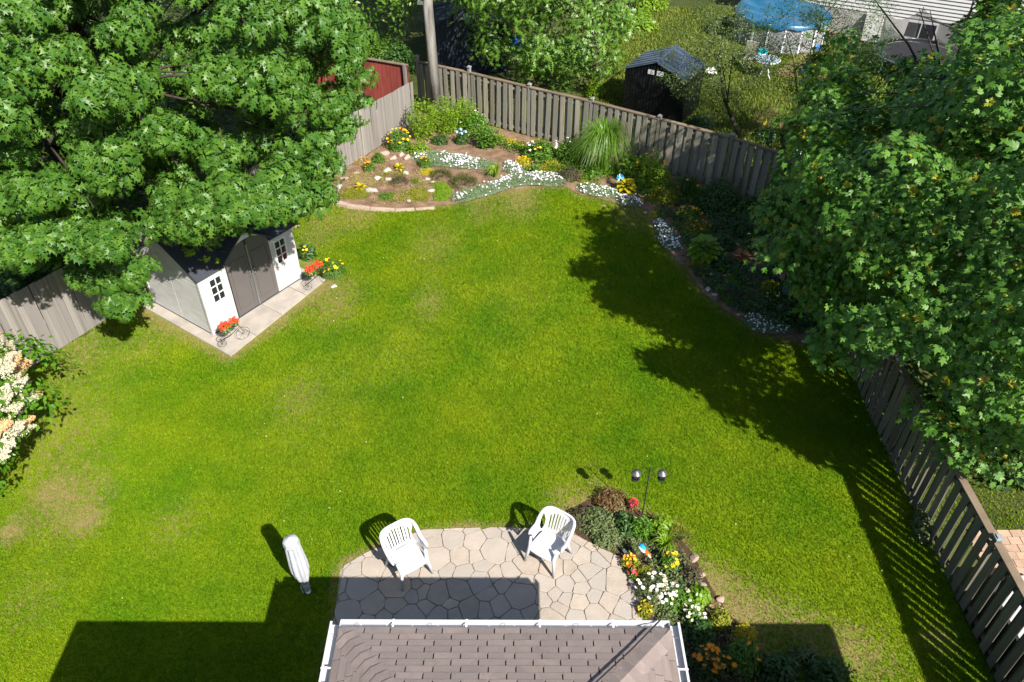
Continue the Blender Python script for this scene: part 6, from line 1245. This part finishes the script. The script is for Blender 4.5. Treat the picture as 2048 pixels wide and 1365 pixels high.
# dark blue gable shed behind the utility pole and red boards behind the left fence
def navy():
    c = G(900, 120); root = empty('navy_shed', (-1.7, 31.6, 0), .15, 'dark navy gabled shed in deep shade behind the utility pole', 'shed'); w, d, ev, rg = 3.0, 2.2, 1.9, 2.7
    for k in range(20):
        x = -w / 2 + (k + .5) * w / 20; zt = ev + (rg - ev) * (1 - abs(2 * x / w)); MB().box((x, 0, zt / 2), (w / 20 - .008, .03, zt)).obj('wall_board', M['navy'], root)
    for s in (-1, 1): MB().box((s * w / 2, d / 2, ev / 2), (.03, d, ev)).obj('side_wall', M['navy'], root)
    for s in (-1, 1): q = [(s * (w / 2 + .12), -.15, ev - .06), (0, -.15, rg + .03), (0, d, rg + .03), (s * (w / 2 + .12), d, ev - .06)]; MB().add(q + [(a, b, e + .04) for a, b, e in q], [(0, 1, 2, 3), (7, 6, 5, 4), (0, 4, 5, 1), (1, 5, 6, 2), (2, 6, 7, 3), (3, 7, 4, 0)]).obj('roof_slope', M['navy'], root)
    f = MB().box((.75, -.03, 1.25), (.5, .04, .6)).obj('window', M['trim'], root); MB().box((.75, -.054, 1.25), (.40, .01, .50)).obj('pane', M['glassd'], f)
navy()
def redfence():
    a = np.array([-8.4, 28.4]); b = np.array([-3.9, 27.5]); 
    a = np.array(G(690, 205)[:2]); a = np.array([-7.4, 29.6]); b = np.array([-3.75, 28.1]); L = np.linalg.norm(b - a); d = (b - a) / L; ang = math.atan2(d[1], d[0]); root = empty('red_board_fence', (a[0], a[1], 0), ang, 'faded red board fence behind the left fence near the corner', 'fence'); n = int(L / .15)
    for k in range(n): MB().box(((k + .5) * L / n, rnd.uniform(0, .008), .85), (L / n - .008, .02, 1.7)).obj('board', M['red'], root)
    for x in (.1, L * .48, L - .1): MB().box((x, -.06, .87), (.10, .09, 1.76)).obj('post', M['oldwood'] if x > .2 else M['red'], root)
    MB().box((L / 2, -.01, 1.72), (L, .12, .035)).obj('cap_rail', M['cedar'], root)
    MB().tube([(.9, -.9, .05), (.5, -.1, 1.3)], .04, 4).obj('brace', M['red'], root)
redfence()
P_('ivy_shrub', 'dappled shrub behind the red board fence', 'bush', 770, 128, 100, 1.1, M['mid'], L=.13)
P_('ivy_shrub', 'dark undergrowth behind the fence corner post', 'bush', 800, 150, 70, 1.2, M['dark'], L=.13)
P_('ivy_shrub', 'leafy undergrowth right of the dark blue shed', 'bush', 985, 110, 110, 1.2, M['mid'], L=.13)
P_('ivy_shrub', 'undergrowth behind the back fence below the bright oak', 'bush', 1130, 135, 120, 1.3, M['mid'], L=.13)
x, y, _ = G(1030, 105); o = empty('blue_barrel', (x, y, 0), 0, 'blue barrel half hidden in leaves behind the back fence', 'barrel'); MB().lathe([(.24, 0), (.27, .3), (.27, .6), (.24, .85)], 14).obj('drum', M['bluep'], o, smooth=True); MB().lathe([(.2, .85), (.2, .88)], 14).obj('lid', M['orangep'], o)
# left neighbour: dark undergrowth, blue and red toy, bare twigs
P_('ivy_shrub', 'dark undergrowth behind the left fence beneath the oak', 'bush', 60, 560, 150, .9, M['dark'], L=.12)
P_('ivy_shrub', 'shaded shrub behind the left fence nearer the shed', 'bush', 190, 500, 140, .9, M['dark'], L=.12)
x, y, _ = G(108, 560); toy = empty('toy_car', (x - .3, y + .8, 0), .6, 'blue and red plastic toy car in shade behind the left fence', 'toy'); MB().box((0, 0, .45), (.75, .45, .30)).obj('body', M['bluep'], toy); MB().box((0, 0, .86), (.45, .42, .08)).obj('roof', M['bluep'], toy); MB().box((.1, -.26, .25), (.2, .06, .2)).obj('seat', M['redp'], toy)
for sx in (-.25, .25):
    for sy in (-.22, .22): MB().lathe([(.12, -.03), (.12, .03)], 12).obj('wheel', M['black'], toy, loc=(sx, sy, .13), rot=(math.pi / 2, 0, 0)); MB().tube([(sx * .8, sy * .8, .6), (sx * .8, sy * .8, .85)], .02, 5).obj('roof_post', M['redp'], toy)
def twigs():
    b = Vector((-13.2, 13.4, 0)); root = empty('bare_shrub', b, 0, 'leafless grey twiggy shrub leaning over the left fence', 'shrub'); r = random.Random(5); mb = MB(); mb.tube([(0, 0, 0), (.1, .1, 1.0), (.3, -.1, 1.7)], [.035, .03, .02], 6); mb.obj('trunk', M['pole'], root)
    def br(p, d, L, rad, dep):
        e = p + d * L; MBs.tube([p, (p + e) / 2 + Vector((r.uniform(-.05, .05), r.uniform(-.05, .05), r.uniform(-.05, .05))), e], [rad, rad * .8, rad * .55], 4)
        if dep:
            for _ in range(3): br(p.lerp(e, r.uniform(.4, 1)), (d + Vector((r.gauss(0, .6), r.gauss(0, .6), r.gauss(0, .35)))).normalized(), L * r.uniform(.5, .75), rad * .6, dep - 1)
    for k in range(6): MBs = MB(); a = k * 1.05; br(Vector((.1, .1, 1.0 + .1 * k)), Vector((math.cos(a), math.sin(a), .75)).normalized(), .75, .014, 3); MBs.obj('branch', M['pole'], root)
twigs()
# ================================================================ RIGHT NEIGHBOUR
nbk = empty('paver_terrace', (9.6, 8.7, 0), 0); nbk['kind'] = 'structure'
for i in range(9):
    for j in range(8):
        if i < 4 or j > 0: MB().box((-.9 + i * .235 + (j % 2) * .11, -.62 + j * .165, .03 + rnd.uniform(0, .012)), (.222, .152, .07), rz=rnd.uniform(-.05, .05)).obj('paver', M['paver'], nbk)
blades('neighbour_grass', [(8.1, 9.3), (12, 9.3), (12, 13), (8.1, 13)], [], 900, label='shaded grass beside the paver terrace across the side fence', dry=False, w=.010)
hb = empty('hot_tub', (8.84, 6.85, 0), 0, 'hot tub with flat grey vinyl cover across the side fence', 'hot tub'); MB().box((0, 0, .35), (1.5, 1.9, .70)).obj('cabinet', M['shedroof'], hb); mb = MB(); mb.prism(smooth_poly([(-.8, -1.0), (.8, -1.0), (.8, 1.0), (-.8, 1.0)], 1), .702, .78, .01); mb.obj('cover', M['hot'], hb)

# low weeds and leafy ground cover filling the beds
def scatter_cover(name, label, cat, poly, n, m, L, h, holes=(), seed=1, clump=.25, nclump=60):
    r = np.random.RandomState(seed); P = np.array(poly); lo = P.min(0); hi = P.max(0); c = P.mean(0); C = r.uniform(lo, hi, (nclump * 3, 2)); C = C[inpoly(C[:, 0], C[:, 1], poly)][:nclump]
    k = r.randint(0, len(C), n); X = C[k] + r.normal(0, clump, (n, 2)) * r.uniform(.3, 1, (n, 1)); hc = h * r.uniform(.35, 1, len(C)); ok = inpoly(X[:, 0], X[:, 1], poly)
    for q in holes: ok &= ~inpoly(X[:, 0], X[:, 1], q)
    X = X[ok]; k = k[ok]; d = np.hypot(*(X - C[k]).T) / clump; z = hc[k] * np.exp(-d ** 2 * .8) * r.uniform(.3, 1, len(X)) + .02; N = r.normal(0, .5, (len(X), 3)); N[:, 2] = 1
    V, Fc, mi = scatter(leaf_simple(w=.5), np.stack([X[:, 0] - c[0], X[:, 1] - c[1], z], 1), frames(N), L * r.uniform(.6, 1.3, len(X))); o = obj(name, tri_mesh(name, V, Fc), m, None, loc=(c[0], c[1], 0)); return tag(o, label, cat, kind='stuff')
scatter_cover('weeds', 'tan and dull green weeds sprinkled over the rock garden soil', 'weeds', GP([(670, 390), (715, 335), (770, 320), (860, 345), (900, 400), (830, 410), (740, 408)]), 2600, M['sedge'], .05, .05, seed=3, nclump=70, clump=.16)
scatter_cover('weeds', 'small green weeds dotted through the rock garden', 'weeds', GP([(670, 390), (715, 335), (770, 320), (860, 345), (900, 400), (830, 410), (740, 408)]), 2200, M['moss'], .05, .07, seed=4, nclump=26, clump=.16)
scatter_cover('ground_cover', 'low green growth along the foot of the back fence', 'ground cover', GP([(960, 262), (1320, 355), (1500, 408), (1480, 430), (1300, 395), (1150, 350), (1060, 325), (960, 280)]), 6500, M['mid'], .08, .28, seed=5, nclump=70, clump=.25)
scatter_cover('ground_cover', 'yellow green growth between rocks and ornamental grass', 'ground cover', GP([(1040, 330), (1100, 325), (1180, 360), (1300, 400), (1290, 410), (1150, 375), (1060, 352)]), 2600, M['moss'], .07, .16, seed=6, nclump=34, clump=.2)
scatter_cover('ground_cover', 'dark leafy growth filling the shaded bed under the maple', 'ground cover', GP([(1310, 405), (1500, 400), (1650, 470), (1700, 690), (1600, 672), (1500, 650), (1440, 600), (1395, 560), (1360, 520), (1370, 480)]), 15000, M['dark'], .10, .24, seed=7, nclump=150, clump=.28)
scatter_cover('ground_cover', 'mixed green growth between the plants of the patio bed', 'ground cover', GP([(1150, 1035), (1225, 1010), (1290, 1050), (1370, 1110), (1420, 1210), (1560, 1365), (1400, 1365), (1300, 1240), (1290, 1190), (1250, 1120), (1190, 1085)]), 5200, M['dusty'], .06, .20, seed=8, nclump=90, clump=.16)
scatter_cover('ground_cover', 'dark undergrowth on the far side of the side fence beneath the maple', 'ground cover', [(8.3, 10.5), (18, 9), (20, 24), (9.5, 21.5), (8.4, 16)], 22000, M['dark'], .17, .6, seed=9, nclump=230, clump=.5)
scatter_cover('ground_cover', 'dark undergrowth behind the left fence beneath the oak', 'ground cover', [(-11.2, 14.9), (-4.2, 26.8), (-6, 34), (-22, 34), (-24, 14)], 26000, M['dark'], .2, .6, seed=10, nclump=260, clump=.6)

scatter_cover('ground_cover', 'bright green growth among the flowers right of the bare soil', 'ground cover', GP([(1020, 300), (1140, 300), (1300, 345), (1420, 385), (1420, 405), (1300, 400), (1150, 362), (1050, 345)]), 6000, M['hydr'], .08, .42, seed=15, nclump=46, clump=.22)
scatter_cover('ground_cover', 'mid green growth at the lawn side of the shaded bed', 'ground cover', GP([(1300, 420), (1420, 430), (1480, 520), (1520, 640), (1450, 610), (1400, 560), (1365, 500)]), 3500, M['mid'], .08, .18, seed=16, nclump=36, clump=.2)

n = 260; X = rs.uniform(-8, 7, n); Y = rs.uniform(7.5, 21, n); ok = inpoly(X, Y, LAWN)
for q in HOLES: ok &= ~inpoly(X, Y, q)
X = X[ok]; Y = Y[ok]; N = rs.normal(0, .6, (len(X), 3)); N[:, 2] = 1
V, Fc, mi = scatter(leaf_simple(w=.7), np.stack([X, Y, np.full(len(X), .055)], 1), frames(N), rs.uniform(.012, .035, len(X)))
tag(obj('petals', tri_mesh('petals', V, Fc), M['cream']), 'tiny pale petals and dry bits sprinkled over the lawn', 'petals', kind='stuff')
